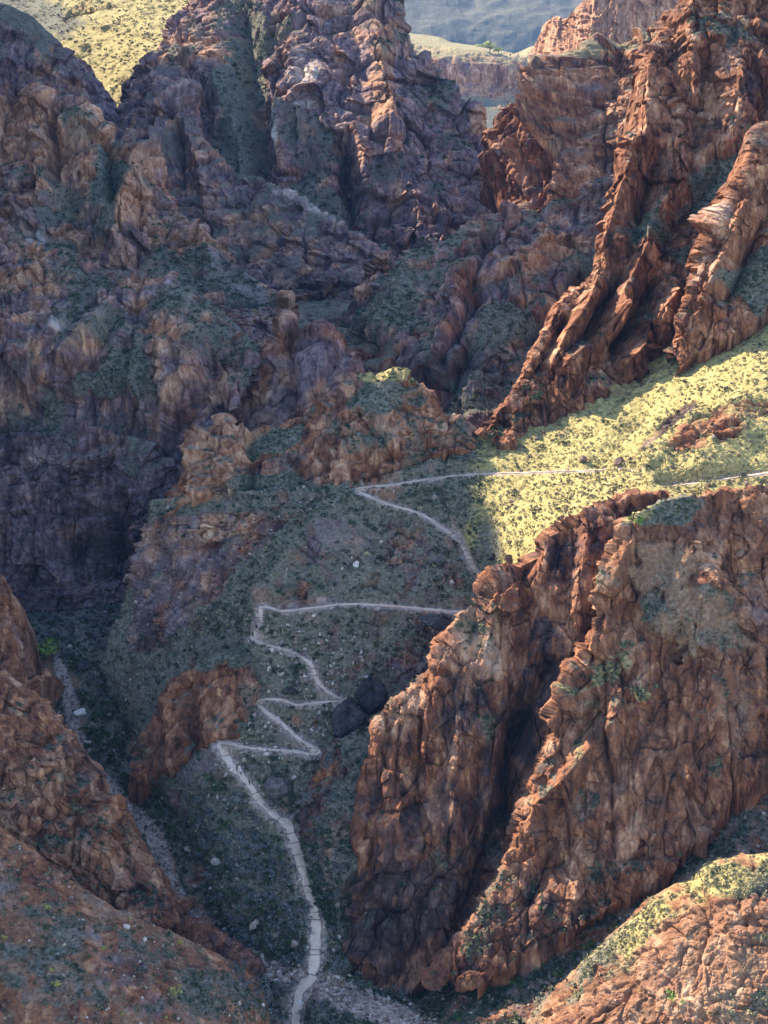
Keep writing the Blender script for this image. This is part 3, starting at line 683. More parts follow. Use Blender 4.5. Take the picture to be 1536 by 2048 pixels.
patch('red_pyramid', [
 [(420,900,566),(440,850,570),(452,782,572),(490,722,574),(530,692,574),(556,660,575),(570,640,575),(586,662,573),(640,666,570),(690,690,566),(716,722,562),(738,748,557),(770,770,550)],
 [(420,930,545),(445,880,547),(470,830,550),(505,780,552),(540,755,552),(565,740,552),(585,735,551),(610,740,550),(650,755,548),(685,775,544),(705,790,541),(725,800,538),(750,805,536)],
 [(420,960,530),(450,930,529),(485,900,529),(520,890,529),(550,880,528),(575,875,527),(600,870,526),(630,865,524),(665,855,522),(690,845,521),(710,840,520),(730,835,519),(760,830,518)]],
 rock=1.0, ribs=3.0, ledge=1.2, ledge_h=10, slab=1.3, tan=0.18, purple=0.12, dark=0.1, S=0.74, veg=-0.14, grain=0.3,
 feat=[(570,640,560,720,16,5),(575,690,590,830,24,-5),(640,670,600,820,50,4),(690,695,640,800,26,-3),(500,720,470,860,30,3)],
 tint=[(640,730,60,50,20,'purple',0.45),(680,790,55,35,-20,'tan',0.55),(560,660,16,40,0,'tan',0.4),(520,830,60,60,0,'dark',0.3),(620,830,50,35,-20,'pale',0.15)])
patch('dark_purple_cliff', [
 [(-120,880,545),(0,878,543),(60,872,541),(150,862,540),(230,868,538),(290,885,535),(330,935,530),(345,1000,524),(340,1060,518)],
 [(-120,1000,532),(0,1000,530),(60,1000,529),(150,1000,528),(220,1000,527),(270,1010,525),(305,1040,521),(325,1080,517),(330,1110,513)],
 [(-120,1110,523),(0,1110,521),(60,1110,520),(150,1110,519),(210,1110,518),(250,1115,516),(280,1130,513),(300,1150,510),(315,1165,507)],
 [(-120,1235,514),(0,1230,512),(60,1225,511),(150,1215,510),(205,1210,509),(240,1205,508),(265,1205,506),(285,1210,503),(300,1220,500)]],
 rock=0.95, ribs=5, ledge=3.2, ledge_h=6.5, slab=2.1, purple=0.85, dark=0.35, tan=0.0, S=0.75, veg=-0.16, tilt=(-0.15, 0), grain=0.8,
 feat=[(110,1120,200,1100,60,-3),(240,1000,215,1150,35,-7),(160,920,120,1010,40,3)],
 tint=[(140,1040,20,60,10,'tan',0.5),(110,920,60,20,15,'pale',0.4),(200,900,60,30,0,'veg',0.3),(300,920,50,50,0,'veg',0.5),(300,920,50,50,0,'rock',-0.3),(200,1080,60,40,0,'dark',0.4),(250,1100,40,100,0,'dark',0.4)])
patch('middle_hill', [
 [(330,1010,486),(372,960,487),(386,902,487),(400,866,487),(438,856,487),(446,844,487),(456,862,486),(490,872,486),(522,865,486),(562,848,486),(620,815,485),(680,781,484),(705,760,482),(742,745,480),(790,750,479),(832,766,477),(866,800,475),(890,830,473),(914,854,471),(940,868,469),(948,886,467)],
 [(300,1060,478),(350,1010,478),(375,965,478),(395,930,478),(425,920,477),(446,915,477),(465,915,477),(500,920,476),(535,915,476),(575,905,475),(630,885,474),(685,860,473),(715,845,472),(750,835,471),(790,835,470),(825,840,469),(855,855,468),(880,870,467),(905,880,466),(930,888,465),(945,896,464)],
 [(280,1110,472),(340,1060,470),(370,1020,470),(395,990,469),(425,985,468),(446,985,468),(470,985,467),(510,985,467),(545,985,466),(590,985,464),(640,985,462),(680,980,461),(710,965,461),(750,950,461),(790,935,461),(825,920,462),(850,912,462),(875,905,462),(900,900,462),(925,898,462),(945,902,462)]],
 rock=0.78, ribs=3.2, ledge=2.0, ledge_h=8, slab=1.3, tan=0.42, purple=0.12, dark=0.1, S=0.78, veg=0.0, tilt=(0.35, 0), smooth=2, wrap=(1, 1),
 feat=[(400,866,395,960,22,3),(446,850,450,940,26,3),(500,890,500,980,24,-3),(690,890,680,975,34,3.5),(900,845,900,890,24,3),(780,760,700,850,36,2.5),(840,840,760,900,30,2.5)],
 tint=[(430,905,60,55,0,'rock',0.5),(430,905,60,55,0,'tan',0.4),(560,880,60,22,-20,'rock',-0.8),(560,880,60,22,-20,'veg',0.4),(770,755,80,12,5,'grass',0.9),(770,757,80,12,5,'veg',0.5),(620,890,70,50,-20,'dark',0.1),(770,800,80,25,0,'veg',0.3),(770,800,80,25,0,'rock',-0.5),(720,900,80,45,-30,'tan',0.3),(905,870,40,25,0,'tan',0.4),(580,970,90,22,0,'rock',-0.6),(560,940,80,30,-10,'dark',0.4)])
patch('valley_floor', [
 [(-120,1180,530),(0,1180,528),(100,1180,524),(230,1180,518),(380,1180,512)],
 [(-120,1330,490),(0,1325,489),(90,1315,487),(180,1310,482),(330,1330,474)],
 [(-80,1450,466),(40,1440,465),(130,1435,463),(210,1430,460),(360,1430,450)],
 [(0,1550,448),(110,1545,447),(195,1540,446),(270,1540,440),(420,1550,424)],
 [(80,1660,428),(180,1655,426),(255,1650,424),(330,1650,420),(460,1660,402)],
 [(180,1770,407),(280,1765,406),(345,1762,404),(400,1770,400),(520,1790,388)],
 [(300,1890,387),(390,1885,387),(455,1880,386),(510,1880,383),(620,1890,374)],
 [(400,1960,373),(490,1950,374),(545,1940,374),(600,1945,371),(720,1960,366)],
 [(480,2010,362),(580,2005,363),(660,2000,362),(730,2010,361),(860,2010,366)],
 [(520,2110,345),(660,2110,345),(760,2090,346),(860,2090,347),(980,2090,350)]],
 rock=0.2, ribs=1.6, ledge=0.8, slab=0.9, rough=0.6, veg=0.12, soil=0.45, purple=0.3, dark=0.1, S=0.7, back=None, smooth=5, wrap=(0, 0), trail=True,
 tint=[(105,1330,22,60,-10,'soil',0.9),(150,1420,20,70,-8,'soil',1.0),(105,1330,24,60,-10,'veg',-0.9),(150,1420,24,80,-8,'veg',-1.0),(230,1590,24,70,-30,'veg',-1.0),(230,1590,24,70,-30,'soil',0.8),(320,1710,26,80,-25,'veg',-1.0),(330,1720,26,90,-25,'soil',0.8),(400,1840,26,70,-35,'veg',-1.0),(400,1840,26,70,-35,'soil',0.8),(560,1950,60,22,25,'veg',-1.2),(560,1950,60,22,25,'soil',1.0),(730,2010,120,26,18,'veg',-1.2),(730,2010,120,26,18,'soil',1.0),(180,1360,60,90,-20,'veg',0.3)])
patch('trail_hillside', HILL, rock=0.27, ribs=2.6, ledge=2.6, ledge_h=6, slab=1.7, rough=0.8, veg=-0.06, soil=0.42, grass=0.10, tan=0.25, purple=0.55, dark=0.1, S=0.75, back=None, smooth=4, wrap=(1, 0), trail=True, tilt=(0.3, 0),
 feat=[(690,975,515,1190,40,1.5),(515,1190,505,1270,30,1.5),(505,1280,430,1480,40,1)],
 tint=[(360,1130,110,90,-35,'rock',0.75),(440,1110,110,25,-30,'pale',0.35),(330,1230,90,60,-50,'rock',0.5),(300,1290,80,70,-40,'dark',0.45),(480,1100,70,26,-30,'rock',0.5),(400,1060,140,30,-10,'tan',0.4),(400,1060,150,34,-10,'rock',0.6),(780,945,30,40,30,'soil',0.9),(770,950,30,50,35,'veg',-0.8),(830,925,90,18,-5,'soil',0.5),(760,990,50,18,15,'soil',0.7),(760,990,50,18,15,'veg',-0.6),(700,1070,60,40,10,'purple',0.8),(690,1075,70,40,10,'veg',-0.35),(525,1190,16,9,0,'soil',0.8),(525,1190,16,9,0,'veg',-1),(620,1205,70,12,-6,'pale',0.5),(620,1205,70,10,-6,'veg',-0.8),(540,1285,60,12,20,'pale',0.5),(600,1450,70,60,30,'soil',0.4),(600,1450,70,60,30,'veg',-0.2),(380,1520,60,50,-30,'purple',0.6),(390,1530,60,50,-30,'veg',-0.45),(390,1530,60,50,-30,'soil',0.4),(660,1640,40,120,0,'purple',0.3),(500,1750,120,120,0,'veg',0.3),(870,1240,40,18,-10,'dark',0.9),(870,1240,40,18,-10,'rock',0.8),(520,1320,120,60,-10,'veg',0.1),(430,1310,90,30,-20,'tan',0.5),(430,1305,80,25,-20,'soil',0.4)])
patch('red_outcrop', [
 [(262,1500,436),(285,1470,436),(312,1420,436),(340,1372,434),(372,1345,432),(420,1318,429),(470,1300,426),(505,1330,422),(520,1385,417)],
 [(262,1525,429),(288,1515,428),(315,1480,427),(345,1440,426),(378,1420,424),(415,1400,422),(450,1390,420),(480,1400,417),(500,1425,414)],
 [(262,1560,424),(295,1550,422),(330,1535,420),(365,1520,418),(395,1500,416),(420,1485,414),(440,1475,413),(465,1470,412),(490,1470,411)]],
 rock=0.85, ribs=3, ledge=1.4, slab=1.2, tan=0.18, dark=0.22, purple=0.05, S=0.7, veg=-0.05, skirt=10,
 feat=[(372,1370,380,1490,14,-4),(410,1390,420,1470,30,2),(340,1400,340,1520,24,2)],
 tint=[(440,1320,70,25,-15,'veg',0.4),(440,1320,70,25,-15,'rock',-0.6),(430,1430,40,50,0,'tan',0.25)])
patch('dark_spur', [
 [(770,1440,404),(715,1462,402),(682,1480,401),(660,1497,400),(640,1525,398),(620,1572,396),(606,1640,393),(602,1692,390),(618,1765,386),(640,1830,383)],
 [(790,1560,394),(740,1565,393),(705,1580,392),(680,1600,391),(660,1625,390),(642,1660,389),(630,1700,388),(630,1735,386),(640,1790,384),(655,1845,381)],
 [(800,1720,384),(760,1720,384),(730,1730,383),(705,1745,383),(690,1760,382),(675,1780,381),(668,1800,381),(665,1820,380),(668,1840,380),(675,1870,378)]],
 rock=0.3, ribs=2.2, ledge=1.4, slab=1.2, tan=-0.1, dark=0.6, purple=0.3, S=0.7, veg=0.12, skirt=10,
 feat=[(660,1500,610,1640,16,1.6)], tint=[(640,1560,34,90,20,'rock',0.6),(612,1640,20,40,10,'rock',0.7),(612,1620,14,20,0,'tan',0.6),(650,1520,20,20,0,'tan',0.3),(690,1690,50,60,20,'soil',0.5),(690,1690,50,60,20,'veg',-0.3),(708,1785,22,40,20,'pale',0.8),(708,1785,22,40,20,'veg',-0.9),(708,1785,22,40,20,'soil',-1),(708,1785,22,40,20,'rock',0.7)])
patch('east_cliff', [
 [(690,1985,379),(688,1905,383),(704,1842,388),(722,1780,391),(721,1700,395),(726,1600,399),(736,1505,402),(752,1442,404),(790,1402,405),(830,1370,406),(862,1332,407),(892,1290,407),(930,1232,408),(962,1194,408),(1000,1156,409),(1042,1130,409),(1090,1082,410),(1140,1052,410),(1190,1022,410),(1260,995,410),(1340,985,410)],
 [(705,1990,377),(705,1920,380),(730,1860,384),(750,1800,387),(752,1730,390),(760,1650,393),(772,1570,395),(795,1520,397),(830,1490,398),(868,1460,398),(900,1420,399),(932,1380,400),(968,1340,400),(1000,1300,401),(1035,1265,401),(1075,1230,402),(1120,1190,402),(1165,1160,402),(1210,1130,402),(1265,1100,402),(1340,1085,402)],
 [(730,1992,375),(735,1940,377),(762,1890,380),(785,1840,382),(790,1790,384),(800,1730,386),(815,1680,388),(840,1640,389),(870,1610,390),(905,1580,391),(935,1545,391),(965,1510,392),(1000,1470,392),(1030,1430,393),(1060,1395,393),(1095,1360,394),(1135,1320,394),(1180,1285,394),(1225,1250,394),(1270,1210,394),(1340,1180,394)],
 [(760,1992,373),(775,1965,374),(800,1935,375),(820,1900,376),(832,1860,377),(845,1820,378),(862,1790,379),(885,1770,380),(910,1750,381),(940,1725,382),(970,1690,383),(1000,1650,384),(1030,1610,385),(1060,1570,386),(1085,1530,386),(1115,1490,387),(1150,1450,387),(1190,1410,387),(1230,1380,387),(1280,1340,387),(1340,1310,387)],
 [(790,2005,371),(810,1990,371),(830,1975,371),(850,1955,371),(866,1935,371),(882,1910,372),(900,1890,372),(920,1870,373),(945,1850,374),(975,1830,375),(1000,1800,376),(1030,1770,377),(1060,1740,378),(1085,1700,379),(1110,1660,380),(1140,1620,380),(1170,1580,380),(1210,1540,380),(1250,1510,380),(1290,1480,380),(1340,1450,380)]],
 rock=0.98, ribs=4.2, ledge=0.7, ledge_h=9, slab=1.4, rough=0.5, tan=0.20, dark=0.34, purple=0.0, S=0.85, veg=-0.12, grain=0.22, smooth=2, wrap=(1, 0),
 feat=[(1000,1170,960,1350,45,3),(880,1330,850,1500,40,3),(930,1440,900,1640,40,3.5),(845,1430,830,1620,16,-3),(1050,1200,1040,1420,30,-2.5),(1100,1330,1040,1480,40,-7),(1040,1450,1000,1700,44,-9),(1000,1640,930,1840,40,-8),(800,1430,770,1640,22,2),(1080,1100,1040,1160,16,-3),(1130,1070,1100,1150,16,-2.5),(1180,1060,1150,1220,26,3),(780,1640,760,1780,30,3),(960,1500,950,1700,20,-3),(730,1860,720,1980,30,3),(850,1700,800,1860,40,2),(800,1450,790,1600,12,-2)],
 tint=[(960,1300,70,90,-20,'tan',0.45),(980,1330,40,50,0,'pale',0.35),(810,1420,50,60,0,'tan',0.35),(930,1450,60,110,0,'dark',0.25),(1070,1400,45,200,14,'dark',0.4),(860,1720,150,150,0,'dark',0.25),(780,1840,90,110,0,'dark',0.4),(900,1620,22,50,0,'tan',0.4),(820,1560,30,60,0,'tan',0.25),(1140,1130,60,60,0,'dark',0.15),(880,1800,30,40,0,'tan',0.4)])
patch('sunlit_rib_cliff', [
 [(860,1965,363),(900,1895,367),(955,1832,371),(998,1765,375),(1030,1690,378),(1048,1610,381),(1068,1562,382),(1088,1512,384),(1108,1455,386),(1132,1405,387),(1150,1350,389),(1180,1290,390),(1210,1212,391),(1236,1132,392),(1254,1052,393),(1272,1030,393),(1332,1004,394),(1400,992,394),(1462,978,398),(1580,962,398)],
 [(880,1968,361),(925,1900,364),(985,1840,368),(1030,1780,371),(1065,1710,374),(1088,1640,377),(1110,1590,378),(1130,1545,380),(1150,1490,381),(1175,1440,383),(1198,1390,384),(1222,1330,385),(1250,1250,387),(1275,1180,388),(1298,1120,388),(1325,1090,389),(1370,1070,389),(1425,1060,393),(1480,1050,393),(1580,1040,393)],
 [(900,1970,360),(955,1905,362),(1020,1850,364),(1070,1800,367),(1115,1740,370),(1140,1690,372),(1165,1640,374),(1188,1600,375),(1212,1555,376),(1238,1500,377),(1262,1450,378),(1286,1395,379),(1310,1330,380),(1335,1270,381),(1355,1220,381),(1380,1190,381),(1415,1170,381),(1460,1160,385),(1510,1150,385),(1580,1140,385)],
 [(930,1970,358),(990,1915,359),(1060,1860,361),(1120,1820,363),(1170,1780,365),(1200,1745,367),(1228,1710,368),(1255,1680,369),(1280,1640,370),(1305,1590,370),(1330,1540,370),(1350,1490,371),(1372,1430,371),(1392,1380,371),(1410,1340,371),(1430,1310,375),(1455,1290,375),(1490,1280,375),(1530,1270,375),(1580,1260,375)],
 [(960,1968,357),(1030,1922,357),(1100,1880,357),(1165,1845,358),(1215,1815,359),(1255,1795,360),(1290,1775,361),(1320,1755,361),(1350,1730,361),(1380,1705,361),(1405,1680,361),(1425,1650,365),(1445,1620,365),(1465,1600,365),(1480,1580,365),(1500,1560,365),(1520,1545,365),(1545,1535,365),(1565,1525,365),(1590,1520,365)]],
 rock=0.85, ribs=3.8, ledge=0.7, ledge_h=9, slab=1.4, rough=0.55, tan=0.20, dark=0.24, purple=0.05, soil=0.4, S=0.85, veg=-0.07, grain=0.25, smooth=2, wrap=(1, 0),
 feat=[(1254,1055,1190,1300,16,5),(1202,1110,1150,1320,14,3),(1268,1080,1230,1185,14,3),(1230,1200,1200,1260,18,-3),(1150,1350,1110,1440,18,4),(1275,1380,1215,1450,34,3.0),(1215,1450,1140,1540,30,3.5),(1190,1400,1160,1480,22,-4),(1150,1530,1080,1600,18,4),(1260,1400,1240,1560,26,-4),(1130,1560,1140,1640,16,3),(1080,1560,1060,1660,26,3),(1390,1080,1300,1300,36,2.5),(1440,1080,1400,1200,30,2.5),(1170,1640,1150,1800,40,3),(1240,1600,1220,1760,40,2.5),(1110,1680,1060,1800,30,-4),(1330,1600,1310,1700,30,2),(1420,1500,1350,1560,26,2)],
 tint=[(1390,1250,110,70,-10,'rock',-0.5),(1390,1250,110,70,-10,'soil',0.7),(1400,1260,110,60,-10,'veg',-0.55),(1450,1420,120,70,-30,'rock',-0.2),(1450,1420,130,80,-30,'veg',-0.7),(1330,1130,60,80,-30,'veg',-0.6),(1330,1130,60,80,-30,'soil',0.4),(1340,1020,70,28,-5,'veg',0.5),(1340,1020,70,28,-5,'rock',-0.8),(1330,1130,50,60,-30,'rock',-0.5),(1230,1330,60,30,-10,'veg',0.7),(1280,1390,34,20,0,'veg',0.9),(1230,1330,70,36,-10,'grass',0.7),(1280,1390,40,24,0,'grass',0.7),(1180,1360,70,20,-30,'veg',0.3),(1410,1090,30,60,20,'tan',0.6),(1200,1700,110,70,-10,'tan',0.25),(1400,1620,60,40,0,'tan',0.35),(1100,1840,120,70,-25,'dark',0.3),(1130,1450,70,120,25,'grass',0.5),(1130,1580,50,20,0,'veg',0.5),(1270,1030,40,14,-10,'veg',0.8),(1270,1030,40,14,-10,'grass',0.8)])
patch('scree_gully', [
 [(830,2000,374),(900,1960,373),(980,1900,372),(1060,1850,371),(1160,1800,371),(1260,1740,371),(1360,1680,371),(1460,1620,371),(1600,1530,372)],
 [(800,2060,358),(900,2030,358),(1000,1985,358),(1090,1945,358),(1180,1900,357),(1270,1850,356),(1370,1800,356),(1470,1750,356),(1580,1700,356)],
 [(800,2130,346),(900,2110,346),(1000,2090,345),(1100,2060,344),(1200,2010,343),(1300,1950,342),(1400,1890,341),(1490,1830,341),(1580,1780,341)]],
 rock=0.3, ribs=2, ledge=1.3, slab=0.9, tan=0.15, dark=0.35, purple=0.2, soil=0.5, veg=-0.22, S=0.7, back=(0.2, 0.3), wrap=(0, 0),
 tint=[(1400,1770,140,32,-27,'soil',0.9),(1400,1770,140,30,-27,'veg',-0.9),(1400,1770,140,32,-27,'rock',-0.6),(1400,1770,140,30,-27,'purple',0.3),(1180,1880,60,16,-20,'rock',0.6),(1280,1780,36,22,-20,'pale',0.6),(1280,1780,36,22,-20,'rock',0.6),(1050,1960,120,60,-15,'veg',0.25)])
patch('near_knoll', [
 [(1030,2075,352),(1100,2012,350),(1150,1962,349),(1200,1922,348),(1262,1862,347),(1312,1812,346),(1372,1778,345),(1415,1768,344),(1424,1748,344),(1455,1728,343),(1520,1720,343),(1600,1712,342),(1720,1700,342)],
 [(1050,2090,338),(1120,2045,336),(1180,2005,335),(1240,1965,334),(1295,1915,333),(1340,1870,332),(1390,1840,331),(1425,1825,331),(1445,1810,330),(1480,1795,330),(1540,1790,329),(1610,1780,329),(1720,1770,329)],
 [(1070,2110,330),(1150,2080,328),(1220,2060,327),(1290,2030,325),(1340,1990,324),(1385,1950,323),(1425,1925,322),(1450,1910,322),(1470,1900,321),(1505,1890,321),(1560,1880,320),(1620,1870,320),(1720,1860,320)],
 [(1100,2190,318),(1180,2180,316),(1260,2170,315),(1330,2160,314),(1380,2150,313),(1420,2140,312),(1455,2130,312),(1480,2120,311),(1505,2110,311),(1535,2100,310),(1580,2100,310),(1630,2100,310),(1720,2100,310)]],
 rock=0.55, ribs=2.4, ledge=1.5, ledge_h=5, slab=0.8, rough=0.8, tan=0.42, dark=0.02, purple=-0.3, soil=0.75, S=0.8, veg=-0.42, wrap=(1, 0), back=(0.8, 0.6),
 feat=[(1424,1750,1425,1800,14,2.5),(1300,1840,1190,1930,30,1.2)],
 tint=[(1400,1790,260,60,-38,'grass',0.9),(1480,1762,130,40,-5,'veg',1.0),(1480,1760,110,26,-5,'rock',-0.6),(1240,1890,150,34,-42,'veg',0.95),(1240,1885,140,22,-42,'rock',-0.6),(1420,1960,120,80,-20,'tan',0.3),(1420,1960,120,80,-20,'veg',-0.3),(1490,2000,60,40,0,'veg',0.2),(1380,1900,170,60,-38,'rock',0.4)])
patch('west_outcrop', [
 [(-140,1270,436),(0,1345,424),(40,1378,421),(88,1420,418),(130,1478,414),(164,1520,411),(181,1558,408),(184,1582,405),(216,1602,401),(240,1642,398),(272,1702,393),(310,1762,388),(346,1812,384),(354,1842,382)],
 [(-140,1420,410),(-20,1450,404),(25,1475,402),(70,1510,400),(108,1545,398),(140,1580,396),(160,1605,394),(175,1625,392),(200,1650,390),(225,1690,387),(255,1740,384),(290,1785,381),(325,1825,378),(340,1850,377)],
 [(-140,1560,390),(-20,1570,387),(20,1590,386),(60,1610,385),(95,1635,384),(125,1660,383),(145,1680,382),(165,1700,380),(190,1725,379),(215,1755,378),(245,1785,376),(275,1815,374),(310,1845,373),(330,1862,372)],
 [(-140,1700,374),(-20,1700,372),(20,1710,372),(60,1720,372),(95,1735,371),(125,1750,371),(145,1765,370),(165,1780,370),(190,1800,369),(215,1820,369),(245,1840,368),(275,1855,368),(300,1870,367),(320,1880,367)]],
 rock=0.88, ribs=3, ledge=1.8, ledge_h=6, slab=1.4, rough=0.5, tan=0.40, dark=0.05, purple=-0.05, S=0.8, veg=-0.06, tilt=(0.5, 0), grain=0.4, smooth=2,
 feat=[(181,1560,150,1590,20,2),(130,1480,60,1560,26,1.5),(60,1540,40,1640,40,1.5),(220,1610,180,1700,30,2),(185,1600,120,1640,16,-2)],
 tint=[(70,1560,60,60,0,'tan',0.35),(60,1620,50,40,0,'pale',0.15),(150,1540,36,70,-35,'dark',0.5),(260,1800,80,50,30,'dark',0.35),(180,1660,60,40,20,'tan',0.15),(120,1690,60,18,10,'veg',0.2),(120,1690,60,22,10,'rock',-0.25),(240,1770,20,30,0,'tan',0.6)])
patch('west_pillar', [
 [(-160,1090,450),(-60,1120,448),(-10,1160,446),(14,1200,444),(24,1260,440),(28,1320,436),(36,1370,430)],
 [(-160,1260,434),(-60,1270,432),(-20,1290,430),(0,1310,429),(12,1340,427),(18,1370,425),(26,1400,422)],
 [(-160,1420,420),(-60,1420,418),(-20,1430,417),(0,1440,416),(10,1450,415),(16,1460,414),(22,1470,413)]],
 rock=0.95, ribs=3, ledge=1.2, slab=1.2, tan=0.35, dark=0.1, purple=0.2, S=0.75, veg=-0.1)
patch('dark_ledge', [
 [(330,1840,382),(365,1842,379),(400,1850,377),(440,1875,375),(475,1898,373),(500,1915,372),(516,1932,371),(520,1955,369)],
 [(330,1875,377),(365,1880,375),(400,1890,373),(435,1905,372),(465,1920,371),(490,1932,370),(505,1945,369),(515,1965,368)],
 [(330,1905,371),(365,1910,370),(400,1920,369),(430,1930,369),(460,1942,368),(482,1952,368),(498,1962,367),(512,1975,366)]],
 rock=1.0, ribs=1.6, ledge=1.0, ledge_h=4, slab=1.1, tan=-0.1, dark=0.55, purple=0.2, S=0.65, veg=-0.15, skirt=6)
patch('west_scree_slope', [
 [(-140,1560,384),(0,1650,374),(70,1700,370),(150,1765,366),(245,1825,364),(340,1862,363),(430,1905,363),(490,1938,364),(512,1955,366),(522,1975,370)],
 [(-140,1740,356),(0,1790,352),(80,1825,349),(165,1870,347),(255,1910,347),(345,1935,348),(425,1965,349),(485,1995,350),(525,2015,353),(540,2030,360)],
 [(-140,1960,330),(0,1975,329),(85,1985,328),(175,2000,328),(265,2015,330),(345,2030,333),(415,2040,336),(475,2060,338),(525,2075,342),(550,2090,350)],
 [(-140,2180,308),(0,2180,308),(90,2180,309),(180,2180,310),(270,2180,312),(345,2180,315),(410,2180,318),(470,2180,320),(530,2180,326),(560,2180,336)]],
 rock=0.18, ribs=2.0, ledge=1.0, ledge_h=5, slab=0.9, rough=0.95, veg=-0.76, soil=0.40, tan=0.05, dark=0.0, purple=0.18, S=0.7, back=(0.2, 0.5), wrap=(0, 0), smooth=5,
 feat=[(0,1680,260,1900,40,-0.8),(200,1870,330,2040,40,-0.8)],
 tint=[(60,1740,130,30,38,'soil',-0.5),(280,1960,90,26,50,'soil',-0.4),(120,1860,90,60,30,'veg',0.25),(80,1950,110,50,10,'veg',0.35),(430,1980,100,50,25,'veg',0.4),(300,1900,90,30,25,'veg',0.3),(200,2020,90,30,0,'veg',0.15),(210,1920,110,40,40,'purple',0.3)])
#@@END_PATCHES@@
# ------------------------------------------------------------------ added west wall outside the frame, its crest shaped to cast the gorge's shadow
def build_shadow_wall():
    HS = np.array([(40,-330),(125,-345),(150,-352),(175,-356),(200,-358),(225,-352),(250,-350),(275,-346),(295,-337),(308,-332),(318,-331),(323,-333),(326,-340),(333,-338),(341,-334),(348,-331),
                   (356,-350),(365,-378),(390,-378),(405,-350),(425,-335),(475,-325),(500,-328),(515,-400),(530,-450),(560,-475),(600,-510),(625,-600),(650,-840)], float)
    u = np.array([-math.sin(SUN_AZ), math.cos(SUN_AZ)]); w = np.array([math.cos(SUN_AZ), math.sin(SUN_AZ)])
    s = np.concatenate([np.arange(40, 290, 3.0), np.arange(290, 370, 0.8), np.arange(370, 651, 3.0)])
    H = np.interp(s, HS[:, 0], HS[:, 1])
    t = 1.78 * s + 120
    xy = s[:, None] * w + t[:, None] * u
    zc = np.maximum(H + t * math.tan(SUN_EL), -250)
    foot = -270.0
    out = np.array([-0.86, 0.5])                       # away from the gorge
    prof = [(-0.30, 0.0), (-0.22, 0.22), (-0.17, 0.45), (-0.12, 0.66), (-0.05, 0.88), (0.0, 1.0), (0.06, 0.97), (0.35, 0.75), (0.9, 0.30), (1.3, 0.0)]
    pf = np.array(prof); q = np.interp(np.linspace(0, len(prof) - 1, 64), np.arange(len(prof)), np.arange(len(prof)))
    a = np.interp(q, np.arange(len(prof)), pf[:, 0]); b = np.interp(q, np.arange(len(prof)), pf[:, 1])
    hgt = (zc - foot)
    P = np.zeros((len(a), len(s), 3))
    P[..., :2] = xy[None] + out * (a[:, None, None] * np.minimum(hgt, 260)[None, :, None])
    P[..., 2] = foot + b[:, None] * hgt[None]
    W = (P / 1.6).astype(np.float32)
    am = np.clip((1 - b) * 6, 0, 1)[:, None]
    dsp = am * (5 * ridged(W * np.array([1, 1, .25], np.float32) / 20, 3) + 3.5 * slabs(W * np.array([1, 1, .4], np.float32) / 6, 3)[0])
    P[..., :2] -= out * dsp[..., None]
    P = P[::-1]
    me = grid_mesh('west_shadow_wall', P)
    n = P.shape[0] * P.shape[1]
    mot = fbm(W[::-1] / 10, 3)
    A = np.stack([sstep(0.1, 0.5, mot), sstep(-0.3, 0.4, -mot), 0.2 + 0 * mot, 0 * mot], -1).astype(np.float32)
    B = np.stack([0.3 + 0 * mot, 0 * mot, 0.2 + 0 * mot, 0.5 + 0 * mot], -1).astype(np.float32)
    for nm, arr in (('mix_a', A), ('mix_b', B)):
        at = me.attributes.new(nm, 'FLOAT_COLOR', 'POINT'); at.data.foreach_set('color', np.ascontiguousarray(arr).ravel())
    me.materials.append(MAT)
    o = bpy.data.objects.new('west_shadow_wall', me); o['kind'] = 'structure'; col.objects.link(o)
build_shadow_wall()

# one wide sheet under everything, below the lowest ground
def build_ground():
    n = 60
    gx = np.linspace(-3400, 3400, n); gy = np.linspace(8500, -200, n)
    P = np.stack(np.meshgrid(gx, gy), -1); z = np.interp(P[..., 1], [0, 300, 600, 1000, 2000, 8000], [-330, -330, -300, -290, -400, -900])
    P = np.concatenate([P, z[..., None]], -1)
    me = grid_mesh('canyon_ground', P)
    for nm, v in (('mix_a', (0.4, 0.2, 0.2, 0)), ('mix_b', (0.3, 0, 0.3, 0.5))):
        at = me.attributes.new(nm, 'FLOAT_COLOR', 'POINT'); at.data.foreach_set('color', np.tile(np.array(v, np.float32), n * n))
    me.materials.append(MAT)
    o = bpy.data.objects.new('canyon_ground', me); o['kind'] = 'structure'; col.objects.link(o)
build_ground()

# ------------------------------------------------------------------ which ground can be seen
ZB = np.full((2048 // 4 + 8, 1536 // 4 + 8), 1e9)
for n_, l_ in PATCHES.items():
    for p_ in l_:
        ix = (p_['px'] / 4).astype(int); iy = (p_['py'] / 4).astype(int)
        m_ = (ix >= 0) & (ix < 384) & (iy >= 0) & (iy < 512)
        np.minimum.at(ZB, (iy[m_], ix[m_]), p_['d'][m_])

def seen(p, tol=1.012):
    ix = np.clip((p['px'] / 4).astype(int), 0, ZB.shape[1] - 1); iy = np.clip((p['py'] / 4).astype(int), 0, ZB.shape[0] - 1)
    return (p['px'] > -30) & (p['px'] < 1566) & (p['py'] > -10) & (p['py'] < 2070) & ((p['d'] < ZB[iy, ix] * tol) | (p['px'] < 0) | (p['px'] > 1535) | (p['py'] > 2047))

def ground_at(x, y, names):
    best = None
    for n in names:
        for p in PATCHES[n]:
            q = (p['px'] - x) ** 2 + (p['py'] - y) ** 2 + np.where(seen(p, 1.02), 0, 400)
            i = np.argmin(q); v = q.ravel()[i]
            if best is None or v < best[0]:
                best = (v, p['T'].reshape(-1, 3)[i], p['d'].ravel()[i], p['N'].reshape(-1, 3)[i])
    return best[1], best[2], best[3]

